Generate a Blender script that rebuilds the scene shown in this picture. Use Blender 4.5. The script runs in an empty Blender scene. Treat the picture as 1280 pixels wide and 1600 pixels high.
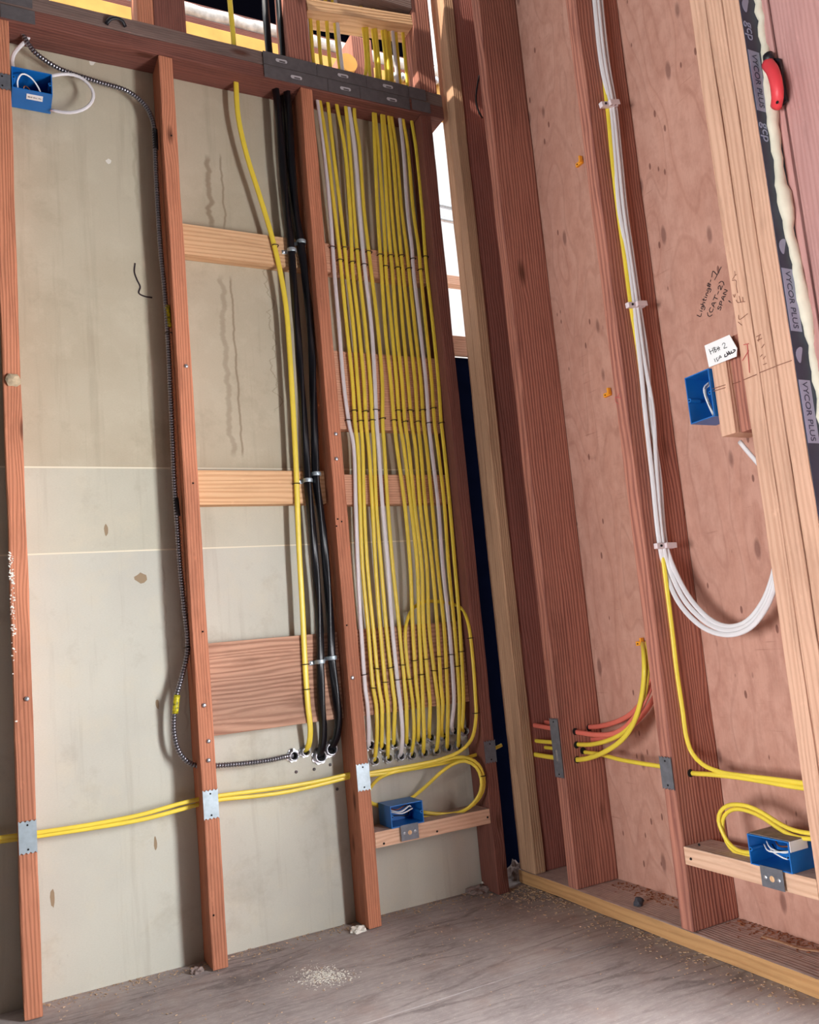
import bpy, bmesh, math, random
from mathutils import Vector, Matrix
random.seed(7)
scene = bpy.context.scene
C = scene.collection

# ------------------------------------------------------------------ camera
CX, CY, CZ = -0.058943, -2.120967, 0.752196
YAW, PITCH, ROLL, FPX, PPY = 0.477594, 0.123579, -0.091984, 1310.387, 826.07
fw = Vector((math.sin(YAW)*math.cos(PITCH), math.cos(YAW)*math.cos(PITCH), math.sin(PITCH)))
r0 = Vector((math.cos(YAW), -math.sin(YAW), 0)); u0 = r0.cross(fw)
rt = math.cos(ROLL)*r0 + math.sin(ROLL)*u0
up = -math.sin(ROLL)*r0 + math.cos(ROLL)*u0
cam_d = bpy.data.cameras.new('camera'); cam = bpy.data.objects.new('camera', cam_d); C.objects.link(cam)
cam.matrix_world = Matrix(((rt.x, up.x, -fw.x, CX), (rt.y, up.y, -fw.y, CY), (rt.z, up.z, -fw.z, CZ), (0, 0, 0, 1)))
cam_d.sensor_fit = 'HORIZONTAL'; cam_d.sensor_width = 36.0; cam_d.lens = FPX/1280*36
cam_d.shift_y = (PPY-800)/1280; cam_d.clip_start = 0.02
scene.camera = cam

# ------------------------------------------------------------------ light
scene.view_settings.view_transform = 'Standard'
scene.view_settings.look = 'None'
scene.view_settings.gamma = 1.0
scene.view_settings.use_curve_mapping = False
scene.view_settings.exposure = 0.6
try:
    scene.cycles.use_denoising = True
    scene.cycles.max_bounces = 10
    scene.cycles.diffuse_bounces = 6
except Exception:
    pass
world = bpy.data.worlds.new('daylight'); scene.world = world; world.use_nodes = True
wb = world.node_tree.nodes['Background']
wb.inputs[0].default_value = (0.93, 0.96, 1.0, 1); wb.inputs[1].default_value = 1.5
SUN = Vector((-0.88, -0.17, 0.42)).normalized()
sd = bpy.data.lights.new('sun', 'SUN'); sun = bpy.data.objects.new('sun', sd); C.objects.link(sun)
sun.rotation_euler = SUN.to_track_quat('Z', 'Y').to_euler(); sun.location = (-6, -1, 6)
# daylight entering by the glazed door of the right wall and the window opening of the far side wall
for nm, loc, rot, sx, sy, en, colr in (('door_daylight', (1.475, -1.71, 0.80), (0, math.pi/2, 0), 1.05, 0.62, 98.0, (0.93, 0.97, 1.0)),
                                       ('window_daylight', (-2.55, -1.75, 0.75), (0, -math.pi/2, 0), 1.0, 1.2, 94.0, (0.95, 0.98, 1.0))):
    ad = bpy.data.lights.new(nm, 'AREA'); ad.shape = 'RECTANGLE'; ad.size = sx; ad.size_y = sy; ad.energy = en; ad.color = colr
    ao_ = bpy.data.objects.new(nm, ad); C.objects.link(ao_); ao_.location = loc; ao_.rotation_euler = rot
sd.energy = 4.6; sd.angle = 0.009; sd.color = (1.0, 0.93, 0.82)

# ------------------------------------------------------------------ geometry constants (metres)
D16 = 0.4064
XB = 1.3247                       # room face of the right wall's studs
DEP = 0.1414                      # depth of those studs
YDRY = 0.089                      # face of the drywall behind the left wall's studs
AX = [0.0, D16, 2*D16, 1.2128]    # left edges of the left wall's studs
SW = 0.038
B1, B2, B3 = -0.1812, -0.5941, -0.9735
H = 2.370                         # underside of the top plate

def ray(px, py):
    return fw + rt*((px-640)/FPX) - up*((py-PPY)/FPX)
def at(px, py, ax, val):
    """the point of the plane x/y/z = val that shows at a pixel of the photograph"""
    r = ray(px, py); i = 'xyz'.index(ax); o = Vector((CX, CY, CZ))
    return o + r*((val-o[i])/r[i])
def A(px, py, y=0.0): return at(px, py, 'y', y)
def B(px, py, x=XB): return at(px, py, 'x', x)

# ------------------------------------------------------------------ materials
def lin(c):
    return tuple(((v/255)/12.92 if v/255 <= 0.04045 else ((v/255+0.055)/1.055)**2.4) for v in c) + (1,)
class NT:
    def __init__(self, name):
        self.m = bpy.data.materials.new(name); self.m.use_nodes = True
        self.t = self.m.node_tree; self.b = self.t.nodes['Principled BSDF']
    def n(self, typ, **kw):
        nd = self.t.nodes.new(typ)
        for k, v in kw.items(): setattr(nd, k, v)
        return nd
    def l(self, a, b): self.t.links.new(a, b)
    def math(self, op, a, b=None, c=None):
        nd = self.n('ShaderNodeMath', operation=op)
        for i, v in enumerate((a, b, c)):
            if v is None: continue
            if isinstance(v, (int, float)): nd.inputs[i].default_value = v
            else: self.l(v, nd.inputs[i])
        return nd.outputs[0]
    def mix(self, f, a, b, blend='MIX'):
        nd = self.n('ShaderNodeMix', data_type='RGBA', blend_type=blend)
        for sock, v in ((nd.inputs[0], f), (nd.inputs[6], a), (nd.inputs[7], b)):
            if isinstance(v, (int, float)): sock.default_value = v
            elif isinstance(v, tuple): sock.default_value = v
            else: self.l(v, sock)
        return nd.outputs[2]
    def ramp(self, f, lo, hi):
        nd = self.n('ShaderNodeMapRange'); nd.clamp = True
        self.l(f, nd.inputs[0]); nd.inputs[1].default_value = lo; nd.inputs[2].default_value = hi
        return nd.outputs[0]
    def coords(self, rand=True):
        tc = self.n('ShaderNodeTexCoord')
        if not rand: return tc.outputs['Object']
        oi = self.n('ShaderNodeObjectInfo')
        m = self.math('MULTIPLY', oi.outputs['Random'], 37.0)
        cb = self.n('ShaderNodeCombineXYZ')
        self.l(m, cb.inputs[2]); m2 = self.math('MULTIPLY', oi.outputs['Random'], 0.9); self.l(m2, cb.inputs[0])
        va = self.n('ShaderNodeVectorMath', operation='ADD')
        self.l(tc.outputs['Object'], va.inputs[0]); self.l(cb.outputs[0], va.inputs[1])
        return va.outputs[0]
    def scale(self, v, s):
        nd = self.n('ShaderNodeVectorMath', operation='MULTIPLY'); self.l(v, nd.inputs[0]); nd.inputs[1].default_value = s
        return nd.outputs[0]
    def noise(self, v, s, det=4, rough=0.55):
        nd = self.n('ShaderNodeTexNoise'); self.l(v, nd.inputs['Vector']); nd.inputs['Scale'].default_value = s
        nd.inputs['Detail'].default_value = det; nd.inputs['Roughness'].default_value = rough
        return nd.outputs['Fac']
    def bump(self, h, strength=0.3, dist=0.002):
        nd = self.n('ShaderNodeBump'); nd.inputs['Strength'].default_value = strength; nd.inputs['Distance'].default_value = dist
        self.l(h, nd.inputs['Height']); self.l(nd.outputs[0], self.b.inputs['Normal'])

def wood(name, light, dark, knot=(84, 46, 32), ring=0.0055, contrast=0.55, grime=0.25, rough=0.75, knots=0.075, grimecol=(70, 48, 42), warpamt=0.035, dust=None):
    """sawn board, grain along local Z"""
    k = NT(name); v = k.coords()
    warp = k.noise(k.scale(v, (1, 1, 0.10)), 9, 3)
    fine = k.noise(k.scale(v, (1, 1, 0.012)), 420, 3, 0.6)
    sx = k.n('ShaderNodeSeparateXYZ'); k.l(v, sx.inputs[0])
    lo = k.noise(k.scale(v, (1, 1, 0.25)), 3.2, 2)
    # growth rings: distance from an off-centre pith, bent by noise
    vor = k.n('ShaderNodeTexVoronoi'); vor.feature = 'F1'; vor.inputs['Scale'].default_value = 1.0
    vor.inputs['Randomness'].default_value = 1.0
    k.l(k.scale(v, (9, 9, 3.1)), vor.inputs['Vector'])
    kd = vor.outputs['Distance']
    near = k.math('SUBTRACT', 1.0, k.ramp(kd, 0.0, 0.42))
    rr = k.math('ADD', k.math('MULTIPLY', sx.outputs[0], 0.8), k.math('MULTIPLY', sx.outputs[1], 0.6))
    rr = k.math('ADD', rr, k.math('MULTIPLY', warp, warpamt))
    rr = k.math('ADD', rr, k.math('MULTIPLY', k.math('MULTIPLY', near, near), 0.010))
    rr = k.math('ADD', rr, k.math('MULTIPLY', k.noise(k.scale(v, (1, 1, 0.05)), 46, 2), ring*1.1))
    w = k.math('SINE', k.math('MULTIPLY', rr, 2*math.pi/ring))
    w = k.math('MULTIPLY_ADD', w, 0.5, 0.5)
    w = k.math('POWER', w, 1.6)
    g = k.math('ADD', k.math('MULTIPLY', w, 0.62), k.math('MULTIPLY', fine, 0.5))
    f = k.math('MULTIPLY', k.ramp(g, 0.12, 0.95), k.math('MULTIPLY_ADD', k.noise(k.scale(v, (1, 1, 0.3)), 11, 2), contrast*1.1, contrast*0.35))
    col = k.mix(f, lin(light), lin(dark))
    bl = k.math('MULTIPLY', k.ramp(lo, 0.48, 0.72), grime)
    col = k.mix(bl, col, lin(grimecol))
    st2 = k.noise(k.scale(v, (1, 1, 0.16)), 27, 5, 0.7)
    col = k.mix(k.math('MULTIPLY', k.ramp(st2, 0.50, 0.72), 0.30+0.25*grime), col, tuple(c*0.55 for c in lin(dark)[:3])+(1,))
    sc2 = k.noise(k.scale(v, (1, 1, 0.4)), 52, 5, 0.75)
    col = k.mix(k.math('MULTIPLY', k.ramp(sc2, 0.60, 0.74), 0.30), col, tuple(min(1, c*1.35) for c in lin(light)[:3])+(1,))
    kn = k.math('SUBTRACT', 1.0, k.ramp(kd, max(knots, 0.002)*0.6, max(knots, 0.002)*1.5))
    col = k.mix(k.math('MULTIPLY', kn, 0.85), col, lin(knot))
    if dust:
        gn = k.n('ShaderNodeNewGeometry'); sz = k.n('ShaderNodeSeparateXYZ'); k.l(gn.outputs['Normal'], sz.inputs[0])
        col = k.mix(k.math('MULTIPLY', k.ramp(sz.outputs[2], 0.6, 0.9), 0.9), col, k.mix(k.ramp(k.noise(v, 40, 4, 0.7), 0.35, 0.7), lin(dust), tuple(c*0.7 for c in lin(dust)[:3])+(1,)))
    k.l(col, k.b.inputs['Base Color']); k.b.inputs['Roughness'].default_value = rough
    k.b.inputs['Specular IOR Level'].default_value = 0.25
    k.bump(g, 0.5, 0.0018)
    return k.m
def flat(name, col, rough=0.5, metal=0.0, var=0.0, vs=60.0, spec=0.5, col2=None):
    k = NT(name)
    if var > 0:
        v = k.coords(); f = k.ramp(k.noise(v, vs, 4), 0.35, 0.7)
        c2 = lin(col2) if col2 else tuple(x*(1-var) for x in lin(col)[:3])+(1,)
        k.l(k.mix(f, lin(col), c2), k.b.inputs['Base Color'])
    else:
        k.b.inputs['Base Color'].default_value = lin(col)
    k.b.inputs['Roughness'].default_value = rough; k.b.inputs['Metallic'].default_value = metal
    k.b.inputs['Specular IOR Level'].default_value = spec
    return k.m

M = {}
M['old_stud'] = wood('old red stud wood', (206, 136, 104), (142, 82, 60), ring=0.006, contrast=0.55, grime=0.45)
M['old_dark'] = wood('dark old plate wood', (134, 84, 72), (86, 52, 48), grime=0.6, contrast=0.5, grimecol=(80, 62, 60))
M['dusty'] = wood('dusty grey plate wood', (128, 106, 98), (96, 78, 74), grime=0.5, contrast=0.35, grimecol=(84, 76, 76))
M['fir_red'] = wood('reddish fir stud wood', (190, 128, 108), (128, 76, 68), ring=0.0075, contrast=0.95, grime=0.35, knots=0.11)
M['fir_shaded'] = wood('shade-darkened fir wood', (160, 100, 88), (112, 64, 60), ring=0.0075, contrast=0.6, grime=0.3)  # shade of the corner bay put into the wood colour
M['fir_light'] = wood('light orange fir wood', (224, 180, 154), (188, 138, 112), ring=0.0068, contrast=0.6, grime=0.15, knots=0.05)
M['fir_new'] = wood('fresh pale fir wood', (228, 188, 146), (198, 148, 106), ring=0.009, contrast=0.85, grime=0.06, knots=0.04)
M['fir_block'] = wood('pale dusty block wood', (226, 186, 158), (192, 146, 118), ring=0.008, contrast=0.7, grime=0.1, knots=0.04, dust=(188, 166, 158))
M['fir_pink'] = wood('pinkish fir wood', (220, 172, 142), (178, 124, 98), ring=0.006, contrast=0.6, grime=0.1, knots=0.035)
M['weathered'] = wood('weathered fir plank', (204, 160, 134), (142, 98, 78), ring=0.010, contrast=0.85, grime=0.75, knots=0.10, grimecol=(104, 92, 84), warpamt=0.075)
M['corner'] = wood('pale dusty fir post', (206, 164, 130), (168, 122, 94), ring=0.006, contrast=0.5, grime=0.35)
M['door'] = wood('pink mahogany stain', (206, 156, 150), (182, 128, 122), ring=0.006, contrast=0.6, grime=0.12, knots=0.0, rough=0.55)
M['sole'] = wood('ochre sole plate wood', (200, 154, 104), (164, 116, 76), ring=0.008, contrast=0.6, grime=0.3, knots=0.03, dust=(196, 174, 168))

def plywood():
    k = NT('fir plywood sheathing'); v = k.coords(False)
    n1 = k.noise(k.scale(v, (1, 1, 0.30)), 4.6, 2, 0.5)
    lines = k.math('SINE', k.math('MULTIPLY', n1, 78.0))
    lines = k.ramp(lines, 0.80, 1.0)
    bands = k.ramp(k.math('SINE', k.math('MULTIPLY', n1, 62.0)), -1, 1)
    fine = k.noise(k.scale(v, (1, 1, 0.03)), 260, 3, 0.6)
    vor = k.n('ShaderNodeTexVoronoi'); vor.inputs['Scale'].default_value = 1.0
    wv = k.n('ShaderNodeVectorMath', operation='ADD'); k.l(k.scale(v, (0.01, 15.0, 6.5)), wv.inputs[0])
    k.l(k.scale(v, (0, 3, 0)), wv.inputs[1]); k.l(wv.outputs[0], vor.inputs['Vector'])
    kd = vor.outputs['Distance']
    kc = k.n('ShaderNodeSeparateColor'); k.l(vor.outputs['Color'], kc.inputs[0])
    thr = k.math('MULTIPLY', kc.outputs[0], 0.16)
    kn = k.ramp(k.math('SUBTRACT', thr, kd), -0.03, 0.05)
    patch = k.noise(v, 2.3, 3)
    checks = k.noise(k.scale(v, (1, 0.05, 1)), 170, 2)
    ck = k.math('MULTIPLY', k.ramp(checks, 0.66, 0.74), k.ramp(k.noise(v, 7, 2), 0.45, 0.6))
    tk = k.n('ShaderNodeTexVoronoi'); tk.inputs['Scale'].default_value = 1.0; k.l(k.scale(v, (0.01, 44.0, 17.0)), tk.inputs['Vector'])
    tkc = k.n('ShaderNodeSeparateColor'); k.l(tk.outputs['Color'], tkc.inputs[0])
    tick = k.math('MULTIPLY', k.ramp(k.math('SUBTRACT', k.math('MULTIPLY', tkc.outputs[0], 0.19), tk.outputs['Distance']), 0.0, 0.05), k.ramp(tkc.outputs[1], 0.30, 0.45))
    mott = k.noise(k.scale(v, (1, 1, 0.6)), 34, 5, 0.7)
    col = k.mix(k.math('MULTIPLY', fine, 0.55), lin((206, 160, 142)), lin((176, 126, 110)))
    col = k.mix(k.math('MULTIPLY', bands, 0.22), col, lin((178, 122, 102)))
    col = k.mix(k.math('MULTIPLY', lines, 0.20), col, lin((138, 86, 70)))
    col = k.mix(k.math('MULTIPLY', k.ramp(mott, 0.42, 0.72), 0.42), col, lin((150, 98, 82)))
    col = k.mix(k.math('MULTIPLY', k.ramp(patch, 0.45, 0.75), 0.35), col, lin((168, 122, 106)))
    col = k.mix(k.math('MULTIPLY', ck, 0.40), col, lin((124, 76, 62)))
    col = k.mix(k.math('MULTIPLY', kn, 0.62), col, lin((104, 66, 60)))
    col = k.mix(k.math('MULTIPLY', tick, 0.7), col, lin((92, 50, 44)))
    k.l(col, k.b.inputs['Base Color']); k.b.inputs['Roughness'].default_value = 0.8
    k.b.inputs['Specular IOR Level'].default_value = 0.2
    k.bump(k.math('ADD', lines, fine), 0.25, 0.0015)
    return k.m
M['plywood'] = plywood()

def drywall(name, base, tint, drips=(), z_off=0.0):
    """grey-brown gypsum board paper, with water runs (world x, z from, z to, half width)"""
    k = NT(name)
    g = k.n('ShaderNodeNewGeometry'); v = g.outputs['Position']
    a = k.noise(v, 2.2, 4); b = k.noise(v, 14, 4, 0.65)
    fib = k.noise(k.scale(v, (1, 1, 3)), 190, 3)
    col = k.mix(k.ramp(a, 0.38, 0.66), lin(base), lin(tint))
    col = k.mix(k.math('MULTIPLY', k.ramp(b, 0.50, 0.72), 0.32), col, lin((206, 198, 176)))
    col = k.mix(k.math('MULTIPLY', k.ramp(fib, 0.4, 0.8), 0.10), col, lin((118, 108, 92)))
    scr = k.noise(k.scale(v, (1.0, 1, 0.45)), 42, 5, 0.7)
    col = k.mix(k.math('MULTIPLY', k.ramp(scr, 0.70, 0.78), 0.25), col, lin((104, 92, 78)))
    vst = k.noise(k.scale(v, (1.0, 1, 0.06)), 26, 4, 0.65)
    col = k.mix(k.math('MULTIPLY', k.ramp(vst, 0.56, 0.74), 0.22), col, lin((128, 114, 94)))
    blot = k.noise(v, 6.5, 5, 0.7)
    col = k.mix(k.math('MULTIPLY', k.ramp(blot, 0.56, 0.70), 0.22), col, lin((136, 122, 100)))
    s = k.n('ShaderNodeSeparateXYZ'); k.l(v, s.inputs[0])
    for (x0, za, zb, hw, wob, st) in drips:
        nz = k.n('ShaderNodeTexNoise'); nz.inputs['Scale'].default_value = 22; nz.inputs['Detail'].default_value = 4
        cb = k.n('ShaderNodeCombineXYZ'); k.l(s.outputs[2], cb.inputs[2]); cb.inputs[0].default_value = x0*9
        k.l(cb.outputs[0], nz.inputs['Vector'])
        off = k.math('MULTIPLY', k.math('SUBTRACT', nz.outputs['Fac'], 0.5), wob)
        d = k.math('ABSOLUTE', k.math('SUBTRACT', k.math('SUBTRACT', s.outputs[0], x0), off))
        line = k.math('SUBTRACT', 1.0, k.ramp(d, hw*0.4, hw))
        zz = k.math('MULTIPLY', k.ramp(s.outputs[2], za, za+0.02), k.math('SUBTRACT', 1.0, k.ramp(s.outputs[2], zb-0.02, zb)))
        col = k.mix(k.math('MULTIPLY', k.math('MULTIPLY', line, zz), st), col, lin((112, 88, 62)))
    k.l(col, k.b.inputs['Base Color']); k.b.inputs['Roughness'].default_value = 0.9
    k.b.inputs['Specular IOR Level'].default_value = 0.15
    k.bump(fib, 0.12, 0.001)
    return k.m
def floor_mat():
    k = NT('dusty plywood subfloor'); g = k.n('ShaderNodeNewGeometry'); v = g.outputs['Position']
    n1 = k.noise(k.scale(v, (0.30, 1.4, 1)), 3.4, 3, 0.5)
    st = k.math('SINE', k.math('MULTIPLY', n1, 70.0))
    stk = k.noise(k.scale(v, (0.07, 1, 1)), 55, 4, 0.65)
    fine = k.noise(k.scale(v, (0.35, 1, 1)), 120, 4, 0.7)
    big = k.noise(v, 3.0, 4, 0.6)
    gate = k.ramp(k.noise(k.scale(v, (0.6, 1, 1)), 5.0, 3), 0.42, 0.62)
    col = k.mix(k.ramp(big, 0.32, 0.68), lin((176, 166, 163)), lin((140, 130, 129)))
    col = k.mix(k.math('MULTIPLY', k.math('MULTIPLY', k.ramp(st, 0.55, 1.0), gate), 0.55), col, lin((92, 82, 82)))
    col = k.mix(k.math('MULTIPLY', k.ramp(stk, 0.46, 0.72), 0.45), col, lin((112, 100, 98)))
    col = k.mix(k.math('MULTIPLY', k.ramp(fine, 0.46, 0.72), 0.40), col, lin((194, 184, 178)))
    col = k.mix(k.math('MULTIPLY', k.ramp(k.noise(v, 9, 4), 0.52, 0.75), 0.35), col, lin((152, 124, 112)))
    sp = k.noise(v, 240, 2, 0.5)
    col = k.mix(k.math('MULTIPLY', k.ramp(sp, 0.66, 0.74), 0.5), col, lin((214, 202, 190)))
    k.l(col, k.b.inputs['Base Color']); k.b.inputs['Roughness'].default_value = 0.85
    k.b.inputs['Specular IOR Level'].default_value = 0.2
    k.bump(k.math('ADD', n1, fine), 0.3, 0.002)
    return k.m
M['floor'] = floor_mat()
M['yellow'] = flat('yellow cable sheath', (236, 210, 72), 0.36, var=0.12, vs=14)
M['white'] = flat('white cable sheath', (224, 220, 222), 0.4, var=0.06, vs=20)
M['black'] = flat('black cable sheath', (10, 11, 18), 0.34, spec=0.5)
M['orange'] = flat('orange red cable sheath', (222, 114, 98), 0.42, var=0.1, vs=14)
M['staple'] = flat('dark wire staple', (60, 46, 34), 0.5, 0.5)
M['steel'] = flat('galvanised steel', (176, 190, 198), 0.42, 0.55, var=0.25, vs=45)
M['steel_dull'] = flat('dull grey steel plate', (122, 124, 132), 0.55, 0.5, var=0.25, vs=60)
M['steel_dark'] = flat('dusty dark steel plate', (104, 98, 100), 0.7, 0.25, var=0.25, vs=50)
M['zinc'] = flat('bright zinc fitting', (208, 212, 220), 0.3, 0.85, var=0.3, vs=90)
M['armor'] = flat('aluminium cable armour', (150, 150, 158), 0.28, 0.9)
M['tape_groove_shade'] = flat('dark tape and groove shade', (20, 20, 28), 0.5)  # real tape, and the painted shade in the cable armour's grooves
M['tape_y'] = flat('yellow printed tape', (226, 214, 30), 0.5, var=0.85, vs=160, col2=(44, 40, 20))
M['blue'] = flat('blue plastic box', (22, 108, 186), 0.38, var=0.12, vs=18)
M['copper'] = flat('bare copper', (196, 120, 84), 0.35, 0.8)
M['paper'] = flat('white paper', (238, 236, 236), 0.8)
M['ink'] = flat('black marker ink', (38, 22, 28), 0.7)
M['pencil'] = flat('pencil mark', (128, 78, 62), 0.8)
M['redmark'] = flat('red crayon mark', (196, 84, 84), 0.8)
M['plug'] = flat('orange plastic clip', (240, 158, 40), 0.5)
M['stacker'] = flat('white plastic cable stacker', (222, 206, 208), 0.5)
M['membrane'] = flat('dark blue flashing membrane', (44, 56, 80), 0.45, var=0.25, vs=40)
M['mem_band'] = flat('grey printed band', (156, 166, 192), 0.5)
M['mem_ink'] = flat('dark band lettering', (48, 58, 84), 0.5)
M['foam'] = flat('cream expanding foam', (236, 228, 206), 0.8, var=0.12, vs=30)
M['red_pl'] = flat('red plastic', (226, 66, 74), 0.45)
M['blk_pl'] = flat('black plastic', (26, 24, 32), 0.5)
M['dark'] = flat('dark hole', (12, 8, 8), 0.9)
M['navy'] = flat('dark navy building paper', (14, 20, 42), 0.9, var=0.3, vs=12, spec=0.0)
M['shade_black'] = flat('black shade sheet', (4, 4, 8), 1.0, spec=0.0)  # black stand-in for the dark roof space and the floor joint
M['sawdust'] = flat('pale sawdust and chips', (206, 176, 146), 0.9, var=0.4, vs=70)
M['debris'] = flat('dusty grey rubble', (150, 132, 126), 0.9, var=0.4, vs=60)
M['plaster'] = flat('white plaster', (226, 222, 212), 0.9)
M['foil'] = flat('white wrapped pipe', (232, 228, 222), 0.6, var=0.4, vs=40)
M['ochre'] = flat('sunlit ochre timber', (236, 178, 92), 0.8, var=0.2, vs=12)
M['ext'] = flat('pale exterior siding', (246, 244, 242), 0.8, var=0.15, vs=6)
M['ground'] = flat('pale concrete ground', (176, 168, 156), 0.9, var=0.15, vs=3)
M['ceil'] = flat('plain roof deck', (60, 54, 50), 0.9, var=0.2, vs=8)

# ------------------------------------------------------------------ builders
def link(name, bm, mat, loc=(0, 0, 0), rot=None, smooth=False):
    me = bpy.data.meshes.new(name); bm.normal_update(); bm.to_mesh(me); bm.free()
    if mat is not None: me.materials.append(M[mat] if isinstance(mat, str) else mat)
    if smooth:
        for p in me.polygons: p.use_smooth = True
    o = bpy.data.objects.new(name, me); C.objects.link(o); o.location = loc
    if rot is not None: o.rotation_euler = rot
    return o
def wmat(o):
    m = o.matrix_basis.copy()
    if o.parent: m = wmat(o.parent) @ o.matrix_parent_inverse @ m
    return m
def child(o, p):
    o.parent = p; o.matrix_parent_inverse = wmat(p).inverted(); return o
def tag(o, label=None, cat=None, group=None, kind=None):
    for k, v in (('label', label), ('category', cat), ('group', group), ('kind', kind)):
        if v: o[k] = v
    return o
def empty(name, loc):
    o = bpy.data.objects.new(name, None); C.objects.link(o); o.location = loc; o.empty_display_size = 0.05; return o
def copy(o, loc=None, parent=None):
    c = o.copy(); C.objects.link(c); c.parent = None; c.matrix_parent_inverse = Matrix()
    if loc is not None: c.location = loc
    if parent: child(c, parent)
    return c
def bm_box(bm, x0, x1, y0, y1, z0, z1, bev=0.0):
    vs = [bm.verts.new((x, y, z)) for x in (x0, x1) for y in (y0, y1) for z in (z0, z1)]
    fs = [bm.faces.new([vs[i] for i in f]) for f in ((0, 1, 3, 2), (4, 6, 7, 5), (0, 4, 5, 1), (2, 3, 7, 6), (0, 2, 6, 4), (1, 5, 7, 3))]
    if bev > 0:
        es = list({e for f in fs for e in f.edges})
        bmesh.ops.bevel(bm, geom=es, offset=bev, segments=2, affect='EDGES', profile=0.6)
ROT = {'x': (0, math.pi/2, 0), 'y': (-math.pi/2, 0, 0), 'z': (0, 0, 0)}
def board(name, x0, x1, y0, y1, z0, z1, mat, axis='z', bev=0.0025, rough=0.0, seed=0):
    """a board with its grain (local Z) along a world axis"""
    cx, cy, cz = (x0+x1)/2, (y0+y1)/2, (z0+z1)/2
    a, b, c = (x1-x0)/2, (y1-y0)/2, (z1-z0)/2
    if axis == 'x': l = (c, b, a)
    elif axis == 'y': l = (a, c, b)
    else: l = (a, b, c)
    bm = bmesh.new(); bm_box(bm, -l[0], l[0], -l[1], l[1], -l[2], l[2], bev)
    if rough > 0:
        rnd = random.Random(seed)
        es = [e for e in bm.edges if abs(e.verts[0].co.z-e.verts[1].co.z) > l[2]]
        bmesh.ops.subdivide_edges(bm, edges=es, cuts=int(l[2]*2/0.05), use_grid_fill=True)
        ph = [rnd.uniform(0, 6) for _ in range(8)]
        for v in bm.verts:
            z = v.co.z; sx = 1 if v.co.x > 0 else -1; sy = 1 if v.co.y > 0 else -1
            q = ph[(sx+1)//2*2+(sy+1)//2]
            v.co.x += rough*(0.6*math.sin(z*5+ph[4])+0.5*math.sin(z*17+q)+rnd.uniform(-.35, .35))
            v.co.y += rough*(0.4*math.sin(z*4+ph[5])+0.5*math.sin(z*19+q+1)+rnd.uniform(-.35, .35))
    return link(name, bm, mat, (cx, cy, cz), ROT[axis])
def spline(pts, step=0.012):
    P = [Vector(p) for p in pts]
    if len(P) == 2: P = [P[0], (P[0]+P[1])/2, P[1]]
    Q = [P[0]*2-P[1]] + P + [P[-1]*2-P[-2]]
    out = []
    for i in range(1, len(Q)-2):
        p0, p1, p2, p3 = Q[i-1:i+3]
        t01 = max((p1-p0).length, 1e-5)**0.5; t12 = max((p2-p1).length, 1e-5)**0.5; t23 = max((p3-p2).length, 1e-5)**0.5
        m1 = (p2-p1) + t12*((p1-p0)/t01 - (p2-p0)/(t01+t12))
        m2 = (p2-p1) + t12*((p3-p2)/t23 - (p3-p1)/(t12+t23))
        n = max(2, int((p2-p1).length/step))
        for j in range(n):
            t = j/n
            out.append((2*t**3-3*t*t+1)*p1 + (t**3-2*t*t+t)*m1 + (-2*t**3+3*t*t)*p2 + (t**3-t*t)*m2)
    out.append(P[-1]); return out
def resample(pts, step):
    out = [pts[0]]; acc = 0.0
    for a, b in zip(pts, pts[1:]):
        d = (b-a).length
        if d < 1e-9: continue
        s = step-acc
        while s <= d:
            out.append(a.lerp(b, s/d)); s += step
        acc = (acc+d) % step
    return out
def sweep(bm, path, rw, rth, nrm=(0, -1, 0), seg=10, mod=None):
    """oval tube along a path, its flat side towards nrm"""
    nrm = Vector(nrm); rings = []; prev = None
    for i, p in enumerate(path):
        t = (path[min(i+1, len(path)-1)]-path[max(i-1, 0)])
        if t.length < 1e-9: t = Vector((0, 0, -1))
        t.normalize()
        ref = nrm if prev is None else prev
        w = t.cross(ref)
        if w.length < 0.05: w = t.cross(Vector((1, 0, 0)))
        w.normalize(); n = w.cross(t).normalized()
        if prev is not None:      # ease back towards the preferred side
            ww = t.cross(nrm)
            if ww.length > 0.35:
                ww.normalize(); nn = ww.cross(t).normalized()
                n = (n*0.7+nn*0.3).normalized(); w = t.cross(n).normalized()
        prev = n
        ring = []
        for k in range(seg):
            a = 2*math.pi*k/seg
            m = mod(i, a) if mod else 1.0
            ring.append(bm.verts.new(p + w*(rw*m*math.cos(a)) + n*(rth*m*math.sin(a))))
        rings.append(ring)
    for a, b in zip(rings, rings[1:]):
        for k in range(seg):
            bm.faces.new((a[k], a[(k+1) % seg], b[(k+1) % seg], b[k]))
    bm.faces.new(rings[0][::-1]); bm.faces.new(rings[-1])
def groove(i, a): return 1-0.20*math.exp(-(math.cos(a)/0.30)**2)
def tube(name, pts, rw, rth, mat, nrm=(0, -1, 0), seg=10, step=0.012, mod=None, exact=None):
    if mod is None and name == 'nm_cable' and rth < rw*0.9: mod, seg = groove, 16
    path = spline(pts, step)
    if exact: path = resample(path, exact)
    o0 = path[0].copy(); path = [p-o0 for p in path]
    bm = bmesh.new(); sweep(bm, path, rw, rth, nrm, seg, mod)
    bmesh.ops.recalc_face_normals(bm, faces=bm.faces)
    return link(name, bm, mat, o0, smooth=True)
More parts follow.
